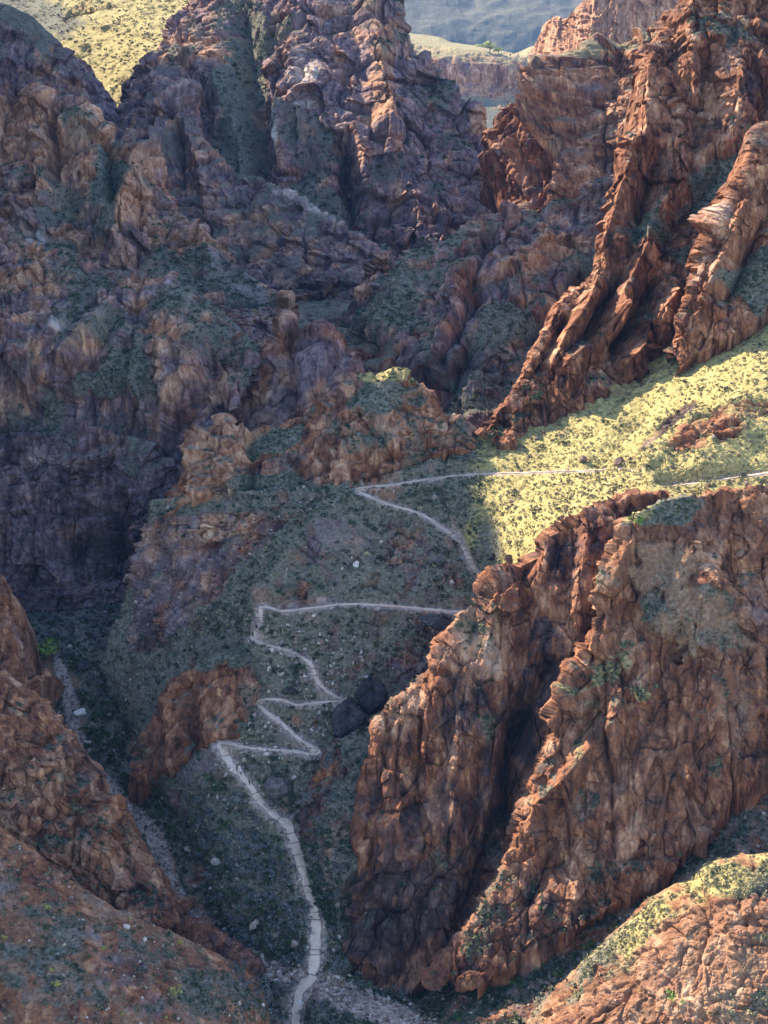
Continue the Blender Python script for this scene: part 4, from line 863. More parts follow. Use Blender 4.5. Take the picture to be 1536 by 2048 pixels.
# ------------------------------------------------------------------ plain materials
def tone_material(name, stops, scale=3.0, spread=0.6, rough=0.95, transl=0.0, bump=0.0):
    m, nt, b = base_mat(name, rough)
    g = nt.nodes.new('ShaderNodeNewGeometry')
    oi = nt.nodes.new('ShaderNodeObjectInfo')
    at = nt.nodes.new('ShaderNodeAttribute'); at.attribute_name = 'tone'
    f = noise(nt, g.outputs['Position'], scale, 4, 0.6)
    v = mth(nt, 'ADD', mth(nt, 'MULTIPLY', mth(nt, 'SUBTRACT', f, 0.5), spread), mth(nt, 'ADD', at.outputs['Fac'], mth(nt, 'MULTIPLY', mth(nt, 'SUBTRACT', oi.outputs['Random'], 0.5), 0.30)), clamp=True)
    c = ramp(nt, v, stops)
    nt.links.new(c, b.inputs['Base Color'])
    if bump:
        bp = nt.nodes.new('ShaderNodeBump'); bp.inputs['Strength'].default_value = bump; bp.inputs['Distance'].default_value = 0.4
        nt.links.new(f, bp.inputs['Height']); nt.links.new(bp.outputs[0], b.inputs['Normal'])
    return m

M_SCRUB = tone_material('desert_scrub_leaves', [(0.0, (0.020, 0.032, 0.020)), (0.25, (0.045, 0.062, 0.034)), (0.5, (0.095, 0.105, 0.072)), (0.75, (0.20, 0.18, 0.10)), (1.0, (0.41, 0.335, 0.175))], 1.2, 0.35)
M_GREY = tone_material('grey_mesquite_twigs', [(0.0, (0.040, 0.046, 0.048)), (0.5, (0.098, 0.104, 0.105)), (1.0, (0.19, 0.185, 0.17))], 1.0, 0.4)
M_GREEN = tone_material('green_bush_leaves', [(0.0, (0.016, 0.034, 0.016)), (0.5, (0.042, 0.075, 0.030)), (1.0, (0.10, 0.14, 0.05))], 1.2, 0.4)
M_BRIGHT = tone_material('bright_green_leaves', [(0.0, (0.05, 0.10, 0.02)), (0.5, (0.13, 0.21, 0.05)), (1.0, (0.30, 0.36, 0.10))], 1.2, 0.4)
M_LIME = tone_material('sunlit_lime_leaves', [(0.0, (0.16, 0.20, 0.05)), (0.5, (0.36, 0.38, 0.12)), (1.0, (0.52, 0.50, 0.20))], 1.0, 0.4)
M_YELLOW = tone_material('yellow_brittlebush', [(0.0, (0.16, 0.15, 0.03)), (0.5, (0.32, 0.29, 0.07)), (1.0, (0.5, 0.45, 0.14))], 1.5, 0.4)
M_WOOD = tone_material('grey_wood', [(0.0, (0.09, 0.068, 0.055)), (0.5, (0.17, 0.135, 0.11)), (1.0, (0.28, 0.23, 0.19))], 2.0, 0.5)
M_STONE = tone_material('pale_loose_stone', [(0.0, (0.09, 0.058, 0.045)), (0.35, (0.19, 0.132, 0.105)), (0.7, (0.36, 0.285, 0.24)), (1.0, (0.62, 0.56, 0.50))], 1.1, 0.7, bump=0.9)
M_DARK = tone_material('dark_schist', [(0.0, (0.012, 0.013, 0.016)), (0.45, (0.046, 0.041, 0.043)), (0.7, (0.10, 0.085, 0.08)), (1.0, (0.22, 0.19, 0.18))], 0.9, 1.3, 0.8, bump=1.0)
M_TRAIL = tone_material('trodden_trail_dust', [(0.0, (0.24, 0.17, 0.13)), (0.5, (0.47, 0.355, 0.275)), (1.0, (0.62, 0.49, 0.39))], 0.8, 0.9, bump=0.5)

def set_tone(me, v):
    at = me.attributes.new('tone', 'FLOAT', 'POINT')
    at.data.foreach_set('value', np.broadcast_to(np.asarray(v, np.float32), (len(me.vertices),)).copy())

# ------------------------------------------------------------------ trail: a benched ribbon of dust with log steps and kerb stones
def build_trail(line, widen=1.0):
    P, wd = line[:, :3], line[:, 3] * widen * 0.82
    tg = np.gradient(P[:, :2], axis=0); tg /= np.linalg.norm(tg, axis=1, keepdims=True) + 1e-9
    nrm = np.stack([tg[:, 1], -tg[:, 0]], 1)
    n = len(P)
    off = [-0.62, -0.5, -0.2, 0.15, 0.5, 0.62]; dz = [-0.75, 0.0, 0.05, 0.02, 0.0, -0.75]
    V = np.zeros((n, 6, 3))
    for j in range(6):
        jit = 0.34 * vnoise((P * 0.55 + j * 9.1).astype(np.float32)) if j in (0, 1, 4, 5) else 0
        V[:, j, :2] = P[:, :2] + nrm * ((off[j] + jit) * wd)[:, None]
        V[:, j, 2] = P[:, 2] + dz[j] + 0.10 * vnoise((P * 0.9 + j * 3.3).astype(np.float32))
    i = np.arange(n * 6).reshape(n, 6)
    F = np.stack([i[:-1, :-1], i[1:, :-1], i[1:, 1:], i[:-1, 1:]], -1).reshape(-1, 4)
    if np.cross(V[1, 1] - V[0, 1], V[0, 4] - V[0, 1])[2] < 0: F = F[:, ::-1]
    me = bpy.data.meshes.new('trail'); me.from_pydata(V.reshape(-1, 3).tolist(), [], F.tolist())
    set_tone(me, np.clip(0.5 + 0.35 * fbm((V / 5).astype(np.float32), 3), 0, 1).ravel())
    me.materials.append(M_TRAIL)
    o = bpy.data.objects.new('trail', me); o['kind'] = 'structure'; col.objects.link(o)
    return o, tg, nrm
TR = [build_trail(l) for l in TRAIL['lines']]
for (o_, _, _), lab in zip(TR, ('pale dusty switchback trail climbing the shaded hillside', 'pale trail climbing to the saddle and crossing the sunlit slope', 'narrow trail on top of the red cliff')):
    o_['label'] = lab

def log_mesh():
    bm = bmesh.new()
    r = bmesh.ops.create_cone(bm, cap_ends=True, segments=8, radius1=0.085, radius2=0.075, depth=1.0)
    for v in bm.verts: v.co = Vector((v.co.z, v.co.y, v.co.x))
    me = bpy.data.meshes.new('log_step'); bm.to_mesh(me); bm.free()
    set_tone(me, 0.35); me.materials.append(M_WOOD); return me
LOG = log_mesh()
def trail_index(line, x, y):
    a, b, _ = proj(line[:, :3]); return int(np.argmin((a - x) ** 2 + (b - y) ** 2))
def log_steps(k, spots):
    o, tg, nrm = TR[k]; line = TRAIL['lines'][k]
    for (x, y) in spots:
        i = trail_index(line, x, y)
        s = bpy.data.objects.new('log_step', LOG); s.parent = o
        s.location = line[i, :3] + np.array([0, 0, 0.03])
        s.rotation_euler = (0, 0, math.atan2(nrm[i, 1], nrm[i, 0]) + random.uniform(-.15, .15))
        s.scale = (line[i, 3] * random.uniform(0.95, 1.15), 1.2, 1.2)
        col.objects.link(s)
log_steps(0, [p_ for i_, p_ in enumerate([(628,1950),(629,1932),(630,1908),(631,1901),(633,1872),(632,1842),(631,1824),(629,1808),(622,1786),(617,1771),(613,1757),(605,1735),(598,1710),(592,1696),(587,1684),(582,1665),(576,1650),(560,1636),(540,1620),(524,1607),(511,1586),(452,1512),(513,1262),(521,1235),(627,1338),(625,1330),(628,1352)]) if i_ % 3 != 1])
log_steps(1, [(905,1068),(918,1078),(926,1088),(931,1100),(937,1108),(938,1120),(943,1131)])

def rock_mesh(seed, sub=2, flat=1.0, name='boulder'):
    r = random.Random(seed)
    bm = bmesh.new(); bmesh.ops.create_icosphere(bm, subdivisions=sub, radius=1.0)
    planes = [(Vector((r.uniform(-1, 1), r.uniform(-1, 1), r.uniform(-.7, 1))).normalized(), r.uniform(0.42, 0.8)) for _ in range(11)]
    for v in bm.verts:
        for nn, h in planes:
            e = v.co.dot(nn) - h
            if e > 0: v.co -= nn * e
        v.co *= 1 + r.uniform(-.03, .03)
        v.co.z *= flat
    me = bpy.data.meshes.new(name); bm.to_mesh(me); bm.free()
    return me
def kerb_stones(k, x0, y0, x1, y1, side, n, name='edge_stone'):
    o, tg, nrm = TR[k]; line = TRAIL['lines'][k]
    a, b = sorted((trail_index(line, x0, y0), trail_index(line, x1, y1)))
    for j in range(n):
        i = int(a + (b - a) * (j + random.random() * 0.8) / n)
        sgn = side if side else random.choice((-1, 1))
        if line[i, 0] * 0 + nrm[i, 0] * sgn * -1 > 0: sgn = sgn
        s = bpy.data.objects.new(name, KERB[j % len(KERB)]); s.parent = o
        p = line[i, :2] + nrm[i] * sgn * line[i, 3] * random.uniform(0.52, 0.66)
        s.location = (p[0], p[1], line[i, 2] + 0.05)
        s.rotation_euler = (random.uniform(-.3, .3), random.uniform(-.3, .3), random.uniform(0, 6))
        q = random.uniform(0.22, 0.50); s.scale = (q * 1.3, q, q * 0.9)
        col.objects.link(s)
KERB = []
for q_ in range(5):
    me_ = rock_mesh(50 + q_, 1, 0.8, 'edge_stone'); set_tone(me_, 0.45 + 0.09 * q_); me_.materials.append(M_STONE); KERB.append(me_)
kerb_stones(0, 610, 1750, 628, 1945, 0, 70)
kerb_stones(0, 578, 1652, 608, 1745, 0, 30)
kerb_stones(0, 436, 1487, 640, 1504, 0, 40)
kerb_stones(0, 501, 1400, 640, 1504, 0, 46)
kerb_stones(0, 508, 1280, 690, 1400, 0, 50)
kerb_stones(1, 930, 1095, 1000, 1178, 0, 20)

# ------------------------------------------------------------------ boulders
ALLP = list(PATCHES)
def tag(o, label, cat, group=None):
    o['label'] = label; o['category'] = cat
    if group: o['group'] = group
def boulder(x, y, wpx, hpx, tone, label, mat=None, names=('trail_hillside', 'valley_floor', 'west_scree_slope', 'sunlit_grass_slope', 'scree_gully', 'dark_spur'), seed=0, sink=0.25, group=None):
    P, d, N = ground_at(x, y, names)
    me = rock_mesh(int(x * 7 + y) + seed, 3, 1.0, 'boulder'); set_tone(me, tone); me.materials.append(mat or M_STONE)
    o = bpy.data.objects.new('boulder', me)
    w = wpx * d / F_PX / 1.5; h = hpx * d / F_PX / 1.35
    o.scale = (w, w * 0.85, h)
    o.location = (P[0], P[1], P[2] + h * (0.5 - sink))
    o.rotation_euler = (random.uniform(-.2, .2), random.uniform(-.2, .2), random.uniform(-.5, .5))
    col.objects.link(o); tag(o, label, 'boulder', group); return o
boulder(162, 1428, 24, 14, 1.0, 'white rounded boulder lying beside the dry wash, the brightest rock there')
boulder(187, 1453, 16, 11, 0.6, 'grey flat boulder in green scrub just below the white boulder')
boulder(561, 1580, 50, 34, 0.55, 'big dark slab boulder beside the trail just below the three hikers', M_DARK)
boulder(586, 1634, 26, 18, 0.7, 'dark overhanging boulder at the outer bend of the trail above the log steps', M_DARK)
boulder(872, 1246, 62, 26, 0.45, 'long black ledge block under the middle trail near the red cliff edge', M_DARK)
boulder(840, 1258, 20, 12, 0.6, 'small black block below the end of the long black ledge', M_DARK)
boulder(378, 1697, 16, 10, 0.85, 'pale tilted slab in grey bushes beside the wash')
boulder(433, 1727, 22, 13, 0.75, 'pale undercut rock among the grey bushes between wash and trail')
boulder(508, 1857, 24, 22, 0.55, 'pinkish rounded boulder in dark bushes left of the log steps')
boulder(255, 1855, 14, 12, 0.9, 'cream boulder on the upper edge of the red scree')
boulder(291, 1880, 9, 9, 0.85, 'small cream stone below the cream boulder on the red scree')
boulder(603, 2008, 11, 9, 0.95, 'white stone beside the trail just below the wash crossing')
boulder(717, 2020, 16, 14, 0.9, 'white boulder in the gravel wash at the foot of the red cliff')
boulder(525, 2012, 8, 9, 0.95, 'white stone in grey bushes at the left of the trail')
boulder(678, 2042, 6, 6, 0.95, 'small white stone low in the wash scrub')
boulder(588, 1556, 10, 7, 0.95, 'small white rock just above the big dark slab boulder')
boulder(480, 1537, 8, 8, 0.9, 'pale upright rock on the uphill side of the trail behind the hikers')
boulder(462, 1541, 9, 7, 0.9, 'pale kerb rock on the downhill edge beside the hikers')
boulder(490, 1522, 12, 10, 0.7, 'pale angular rock above the trail bend')
boulder(550, 1497, 10, 8, 0.9, 'white rock between the two lowest switchback legs')
boulder(660, 1345, 14, 11, 0.3, 'dark grey boulder above the third switchback')
boulder(642, 1285, 18, 13, 0.3, 'grey split boulder on the scrub slope above the zigzag')
boulder(610, 1362, 16, 9, 0.4, 'tilted grey slab on the inside of the zigzag')
boulder(585, 1385, 26, 12, 0.2, 'long dark fallen slab above the zigzag', M_DARK)
boulder(630, 1232, 8, 6, 0.95, 'white stone just under the middle trail')
boulder(712, 1131, 12, 11, 0.95, 'white boulder alone on the upper scrub slope')
boulder(686, 1137, 5, 5, 0.95, 'tiny white stone on the upper scrub slope')
boulder(762, 1085, 8, 5, 0.8, 'pale flat stone high on the scrub slope')
boulder(868, 995, 12, 7, 0.6, 'grey rock between the two upper trail legs')
boulder(757, 1220, 12, 8, 0.75, 'pale rock just below the middle trail')
boulder(1240, 925, 20, 16, 0.12, 'dark triangular rock above the trail on the sunlit slope')
boulder(1165, 925, 20, 16, 0.3, 'brown knobbly rock above the trail on the sunlit slope')
boulder(1020, 1125, 24, 20, 0.25, 'brown outcrop rock at the low edge of the sunlit slope')
boulder(985, 1115, 16, 10, 0.25, 'dark rock where the shadow meets the sunlit slope', M_DARK)
boulder(1075, 878, 12, 8, 0.3, 'small dark rock near the top of the sunlit slope')
boulder(1290, 770, 16, 10, 0.3, 'dark rock under the rock spires')

# the pair of great black slabs leaning together above the lower trail
def slab_rock(outline, d, thick, label, tone):
    rr = random.Random(len(outline) * 3 + int(outline[0][0]))
    pts = []
    for (x, y) in outline: pts.append((x, y))
    bm = bmesh.new()
    ring = []
    N = []
    for i, (x, y) in enumerate(pts):
        x2, y2 = pts[(i + 1) % len(pts)]
        for j in range(3):
            t = j / 3; N.append((x + (x2 - x) * t + rr.uniform(-1.2, 1.2), y + (y2 - y) * t + rr.uniform(-1.2, 1.2)))
    cx = sum(p[0] for p in N) / len(N); cy = sum(p[1] for p in N) / len(N)
    def dep(x, y, f): return d + (1424 - y) * 0.045 + f
    rings = []
    for (sc_, f) in ((1.0, thick), (1.04, thick * 0.5), (1.0, 0.9), (0.93, 0.1), (0.6, -0.35), (0.3, -0.1)):
        rings.append([bm.verts.new(unproj(cx + (x - cx) * sc_, cy + (y - cy) * sc_, dep(x, y, f + rr.uniform(-.16, .16)))) for (x, y) in N])
    for a, b in zip(rings[:-1], rings[1:]):
        for i in range(len(N)):
            bm.faces.new((a[i], a[(i + 1) % len(N)], b[(i + 1) % len(N)], b[i]))
    bm.faces.new(rings[-1]); bm.faces.new(rings[0][::-1])
    bmesh.ops.recalc_face_normals(bm, faces=bm.faces)
    bmesh.ops.subdivide_edges(bm, edges=list(bm.edges), cuts=3, use_grid_fill=True)
    co = np.array([v.co[:] for v in bm.verts], np.float32)
    dz_ = 0.9 * slabs(co / 2.6, 4)[0] + 0.35 * fbm(co / 0.9, 3)
    for v, e in zip(bm.verts, dz_): v.co.y -= 0.55 * float(e)
    me = bpy.data.meshes.new('boulder'); bm.to_mesh(me); bm.free()
    set_tone(me, np.clip(tone + 0.25 * fbm(co / 1.6, 4), 0, 1)); me.materials.append(M_DARK)
    o = bpy.data.objects.new('boulder', me); col.objects.link(o); tag(o, label, 'boulder')
slab_rock([(712,1388),(722,1370),(740,1352),(757,1362),(776,1385),(768,1408),(748,1420),(737,1428),(722,1412)], 411, 9, 'upper of two huge black slabs beside the red cliff', 0.36)
slab_rock([(664,1425),(690,1400),(702,1398),(714,1416),(735,1432),(722,1452),(700,1470),(680,1486),(668,1470)], 407, 9, 'lower of two huge black slabs, just right of the zigzag', 0.34)

# ------------------------------------------------------------------ plants
def tuft_arrays(n, K, rr, squash=0.75, size=0.42):
    """n tufts of K leafy facets each, unit radius, as triangles: (n, K*3, 3)"""
    v = rr.normal(size=(n, K, 3)); v /= np.linalg.norm(v, axis=-1, keepdims=True)
    r = rr.uniform(0.25, 1.0, (n, K, 1)) ** 0.6
    c = v * r; c[..., 2] = np.abs(c[..., 2]) * squash
    nn = v + rr.normal(size=v.shape) * 0.7; nn[..., 2] += 0.3
    nn /= np.linalg.norm(nn, axis=-1, keepdims=True)
    a = np.cross(nn, rr.normal(size=v.shape)); a /= np.linalg.norm(a, axis=-1, keepdims=True)
    b = np.cross(nn, a)
    s = size * rr.uniform(0.6, 1.3, (n, K, 1))
    t = np.stack([c + a * s, c - a * s * 0.5 + b * s * 0.8, c - a * s * 0.5 - b * s * 0.8], 2)
    return t.reshape(n, K * 3, 3)

def tri_mesh(name, V, tone, mat):
    me = bpy.data.meshes.new(name)
    nv = len(V)
    me.vertices.add(nv); me.vertices.foreach_set('co', V.astype(np.float32).ravel())
    me.loops.add(nv); me.loops.foreach_set('vertex_index', np.arange(nv, dtype=np.int32))
    me.polygons.add(nv // 3); me.polygons.foreach_set('loop_start', np.arange(0, nv, 3, dtype=np.int32))
    me.update(calc_edges=True)
    set_tone(me, tone); me.materials.append(mat)
    return me

SC = np.random.default_rng(11)
def pick(name, n, fn, anywhere=False):
    """n points of the seen ground of one mass, by a weight"""
    res = []
    for p in PATCHES[name]:
        m = seen(p) & (p['dust'] < 0.25) & ((p['wash'] < 0.3) | anywhere)
        w = np.where(m, fn(p), 0).ravel(); w = np.clip(w, 0, None)
        area = (p['d'].ravel() / 430) ** 2
        w = w * area
        if w.sum() <= 0: continue
        idx = SC.choice(len(w), size=min(n, (w > 0).sum()), replace=False, p=w / w.sum())
        res.append((p['T'].reshape(-1, 3)[idx], p['d'].ravel()[idx], p['px'].ravel()[idx], p['py'].ravel()[idx], idx))
    return res[0]

V_all, T_all = [], []
def scatter(name, n, rmin, rmax, tone, tvar, K=12, fn=None, squash=0.75, size=0.42):
    fn = fn or (lambda p: 0.15 + p['veg'])
    P, d, x, y, _ = pick(name, n, fn)
    n = len(P)
    R = rmin + (rmax - rmin) * SC.random(n) ** 2.2
    t = tuft_arrays(n, K, SC, squash, size) * R[:, None, None] + P[:, None, :]
    tn = np.clip(tone + tvar * SC.normal(size=n), 0, 1)
    V_all.append(t.reshape(-1, 3)); T_all.append(np.repeat(tn, K * 3))
steep_ok = lambda p: p['veg'] * (1 - 0.8 * p['rock'])
scatter('trail_hillside', 4200, 0.3, 1.0, 0.52, 0.18)
scatter('trail_hillside', 1100, 0.5, 1.4, 0.24, 0.12, 14)
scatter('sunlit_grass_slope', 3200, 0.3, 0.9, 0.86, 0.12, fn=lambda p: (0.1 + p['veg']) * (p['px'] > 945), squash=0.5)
scatter('sunlit_grass_slope', 420, 0.35, 0.95, 0.40, 0.15, fn=lambda p: (0.1 + p['veg']) * (p['px'] < 965))  # tufts of the shadowed margin, toned darker to carry the shade
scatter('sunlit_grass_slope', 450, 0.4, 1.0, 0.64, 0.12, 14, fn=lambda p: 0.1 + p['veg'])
scatter('valley_floor', 2200, 0.4, 1.3, 0.24, 0.14, fn=steep_ok)
scatter('west_scree_slope', 900, 0.3, 0.8, 0.40, 0.15, fn=lambda p: 0.12 + p['veg'])
scatter('scree_gully', 1500, 0.35, 1.1, 0.28, 0.14, fn=steep_ok)
scatter('dark_spur', 700, 0.35, 1.1, 0.22, 0.12, fn=lambda p: 0.05 + p['veg'])
scatter('near_knoll', 1500, 0.25, 0.8, 0.72, 0.16, fn=lambda p: p['veg'] ** 1.5)
scatter('sunlit_rib_cliff', 1000, 0.3, 0.9, 0.42, 0.2, fn=lambda p: p['veg'] ** 1.5)
scatter('east_cliff', 350, 0.3, 0.9, 0.42, 0.2, fn=lambda p: p['veg'] ** 1.5)
scatter('middle_hill', 900, 0.35, 1.0, 0.36, 0.15, fn=lambda p: p['veg'] ** 1.5)
scatter('spire_wall', 900, 0.4, 1.2, 0.36, 0.18, fn=lambda p: p['veg'] ** 1.5)
scatter('east_buttress', 300, 0.4, 1.2, 0.36, 0.18, fn=lambda p: p['veg'] ** 1.5)
scatter('banded_hillside', 1300, 0.5, 1.3, 0.30, 0.12, 9, fn=lambda p: p['veg'] ** 1.5)
scatter('tan_cliff_ridge', 900, 0.6, 1.5, 0.30, 0.12, 9, fn=lambda p: p['veg'] ** 1.5)
scatter('shaded_far_bank', 900, 0.6, 1.5, 0.28, 0.12, 9, fn=lambda p: p['veg'] ** 1.5)
scatter('grassy_slope_above_the_ridge', 1000, 0.8, 2.4, 0.78, 0.18, 9, squash=0.5)
scatter('back_massif', 900, 0.9, 2.2, 0.28, 0.1, 9, fn=lambda p: p['veg'] ** 1.5)
scatter('west_outcrop', 400, 0.3, 0.8, 0.36, 0.15, fn=lambda p: p['veg'] ** 1.5)
scatter('red_outcrop', 200, 0.3, 0.8, 0.36, 0.15, fn=lambda p: p['veg'] ** 1.5)
me_ = tri_mesh('desert_scrub', np.concatenate(V_all), np.concatenate(T_all), M_SCRUB)
o_ = bpy.data.objects.new('desert_scrub', me_); o_['kind'] = 'stuff'; o_['label'] = 'low grey green scrub and dry grass over the canyon slopes'; col.objects.link(o_)

# loose stones, too many to count
SV, SF, ST = [], [], []
ico = rock_mesh(3, 1); ib = np.array([v.co[:] for v in ico.vertices]); fb = np.array([p.vertices[:] for p in ico.polygons]); bpy.data.meshes.remove(ico)
def stones(name, n, rmin, rmax, tone, tvar, fn=lambda p: 1 + 0 * p['d']):
    P, d, x, y, _ = pick(name, n, fn, True)
    for q in range(len(P)):
        r = rmin + (rmax - rmin) * SC.random() ** 3
        s = r * SC.uniform(0.6, 1.25, 3)
        v = (ib * (1 + 0.2 * SC.normal(size=(len(ib), 1)))) * s
        a = SC.uniform(0, 6.28); ca, sa = math.cos(a), math.sin(a)
        v = v @ np.array([[ca, sa, 0], [-sa, ca, 0], [0, 0, 1]]) + P[q] + np.array([0, 0, r * 0.15])
        SF.append(fb + len(ib) * len(SV)); SV.append(v); ST.append(np.full(len(ib), np.clip(tone + tvar * SC.normal(), 0, 0.88)))
stones('trail_hillside', 1500, 0.16, 0.75, 0.48, 0.2, lambda p: 1 + 2 * (1 - p['veg']))
stones('valley_floor', 1500, 0.18, 0.9, 0.55, 0.22, lambda p: 0.25 + 4 * p['wash'])
stones('trail_hillside', 700, 0.2, 0.95, 0.62, 0.2, lambda p: ((p['px'] > 490) & (p['px'] < 740) & (p['py'] > 1260) & (p['py'] < 1520)) * (1 + 4 * p['dust']))
stones('trail_hillside', 350, 0.2, 0.9, 0.6, 0.2, lambda p: ((p['px'] > 420) & (p['px'] < 680) & (p['py'] > 1500) & (p['py'] < 1960)) * (0.2 + 4 * p['dust']))
stones('valley_floor', 90, 0.7, 1.6, 0.6, 0.22, lambda p: p['wash'] * (1 - p['wash']) + 0.03)
stones('west_scree_slope', 1100, 0.12, 0.5, 0.38, 0.22)
stones('sunlit_grass_slope', 450, 0.2, 0.9, 0.25, 0.15)
stones('scree_gully', 500, 0.15, 0.8, 0.5, 0.2)
stones('near_knoll', 250, 0.12, 0.45, 0.5, 0.2)
me_ = bpy.data.meshes.new('loose_stones'); me_.from_pydata(np.concatenate(SV).tolist(), [], np.concatenate(SF).tolist())
set_tone(me_, np.concatenate(ST)); me_.materials.append(M_STONE)
o_ = bpy.data.objects.new('loose_stones', me_); o_['kind'] = 'stuff'; o_['label'] = 'loose pale stones strewn over slopes and wash'; col.objects.link(o_)

# larger bushes, one by one: foliage of leafy facets on forked stems
def bush_meshes(mat, seed, K=170, squash=0.8, size=0.16):
    rr = np.random.default_rng(seed)
    lobes = rr.normal(size=(7, 3)) * np.array([0.5, 0.5, 0.22]) + np.array([0, 0, 0.45])
    v = []
    per = K // 7
    for l in lobes:
        t = tuft_arrays(1, per, rr, 0.8, size / 0.5)[0] * 0.5
        v.append(t + l)
    V = np.concatenate(v)
    tone = np.clip(0.5 + 0.22 * rr.normal(size=len(V) // 3), 0, 1)
    fol = tri_mesh('foliage', V, np.repeat(tone, 3), mat)
    bm = bmesh.new()
    for l in lobes[:5]:
        a, b = Vector((rr.normal() * .06, rr.normal() * .06, -0.15)), Vector(l)
        ax = (b - a); L = ax.length
        mt = Matrix.Translation((a + b) / 2) @ ax.to_track_quat('Z', 'Y').to_matrix().to_4x4()
        bmesh.ops.create_cone(bm, cap_ends=True, segments=5, radius1=0.05, radius2=0.02, depth=L, matrix=mt)
    st = bpy.data.meshes.new('stem'); bm.to_mesh(st); bm.free(); set_tone(st, 0.4); st.materials.append(M_WOOD)
    return fol, st
KINDS = {'grey': [bush_meshes(M_GREY, 100 + i, 200, 0.8, 0.13) for i in range(4)], 'green': [bush_meshes(M_GREEN, 200 + i) for i in range(4)],
         'bright': [bush_meshes(M_BRIGHT, 300 + i) for i in range(2)], 'yellow': [bush_meshes(M_YELLOW, 400 + i, 120) for i in range(2)], 'sage': [bush_meshes(M_SCRUB, 500 + i, 120) for i in range(4)]}
def bush(P, R, kind, label, group=None, name='bush', parts=True, hz=1.0, cat='bush'):
    fol, st = KINDS[kind][random.randrange(len(KINDS[kind]))]
    rz = random.uniform(0, 6.28)
    if parts:
        o = bpy.data.objects.new(name, None)
        for nm, me in (('foliage', fol), ('stem', st)):
            c = bpy.data.objects.new(nm, me); c.parent = o; col.objects.link(c)
    else:
        o = bpy.data.objects.new(name, fol)
    o.location = P; o.rotation_euler = (0, 0, rz); o.scale = (R, R, R * hz)
    col.objects.link(o); tag(o, label, cat, group); return o

def spread_points(name, n, fn, mind):
    P, d, x, y, _ = pick(name, n * 6, lambda p: fn(p) * (p['wash'] < 0.15))
    keep = []
    for i in range(len(P)):
        if x[i] < -10 or x[i] > 1546 or y[i] > 2050 or y[i] < 0: continue
        if all((x[i] - x[j]) ** 2 + (y[i] - y[j]) ** 2 > mind * mind for j in keep):
            keep.append(i)
            if len(keep) >= n: break
    return [(P[i], d[i], x[i], y[i]) for i in keep]
def box(x0, y0, x1, y1, f=lambda p: 1): return lambda p: ((p['px'] > x0) & (p['px'] < x1) & (p['py'] > y0) & (p['py'] < y1)) * f(p)
vegok = lambda p: (p['veg'] > 0.35) * 1.0
for P, d, x, y in spread_points('trail_hillside', 46, box(380, 1600, 620, 1960, vegok), 22): bush(P, random.uniform(1.6, 3.2), 'grey', 'leafless grey mesquite bush on the hillside below the log steps', 'grey mesquite bushes beside the log steps')
for P, d, x, y in spread_points('trail_hillside', 40, box(380, 1560, 620, 1960, vegok), 24): bush(P, random.uniform(1.0, 2.0), 'green', 'dark green bush on the hillside below the log steps', 'dark green bushes beside the log steps')
for P, d, x, y in spread_points('valley_floor', 34, box(150, 1380, 420, 1700, vegok), 26): bush(P, random.uniform(1.2, 2.6), 'green', 'dark green bush on the gorge floor beside the wash', 'dark green bushes along the wash')
for P, d, x, y in spread_points('valley_floor', 24, box(30, 1200, 330, 1400, vegok), 26): bush(P, random.uniform(1.6, 3.2), 'grey', 'grey bush at the foot of the dark purple cliff', 'grey bushes below the dark cliff')
for P, d, x, y in spread_points('valley_floor', 16, box(420, 1930, 800, 2060, vegok), 24): bush(P, random.uniform(1.0, 2.4), 'grey', 'grey bush beside the wash crossing', 'grey bushes at the wash crossing')
for P, d, x, y in spread_points('west_scree_slope', 10, box(480, 1940, 600, 2060), 24): bush(P, random.uniform(1.6, 2.6), 'grey', 'tall grey bush at the foot of the red scree', 'grey bushes at the foot of the scree')
for P, d, x, y in spread_points('west_scree_slope', 40, box(0, 1720, 520, 2048), 34): bush(P, random.uniform(0.6, 1.2), 'sage', 'grey green sage tuft on the red scree', 'sage tufts on the red scree', parts=False)
for P, d, x, y in spread_points('west_scree_slope', 9, box(0, 1800, 420, 2048), 60): bush(P, random.uniform(0.5, 0.9), 'yellow', 'small yellowish bush on the red scree', 'yellow bushes on the red scree', parts=False)
for P, d, x, y in spread_points('dark_spur', 16, box(600, 1480, 720, 1860, vegok), 26): bush(P, random.uniform(1.0, 2.2), 'grey', 'dull grey bush in the shaded gully between trail and red cliff', 'bushes in the gully beside the cliff')
for P, d, x, y in spread_points('sunlit_grass_slope', 40, box(960, 640, 1536, 1120, vegok), 40): bush(P, random.uniform(0.9, 1.6), 'sage', 'rounded green bush on the sunlit grassy slope', 'bushes on the sunlit slope', parts=False)
for P, d, x, y in spread_points('scree_gully', 26, box(860, 1800, 1300, 2048, vegok), 34): bush(P, random.uniform(0.9, 1.9), 'green', 'dull green bush in the shaded gully behind the sunlit knoll', 'bushes in the gully behind the knoll', parts=False)
for P, d, x, y in spread_points('near_knoll', 26, box(1080, 1720, 1536, 1960, vegok), 30): bush(P, random.uniform(0.5, 1.0), 'sage', 'small sunlit bush on the near grassy knoll', 'bushes on the near knoll', parts=False)
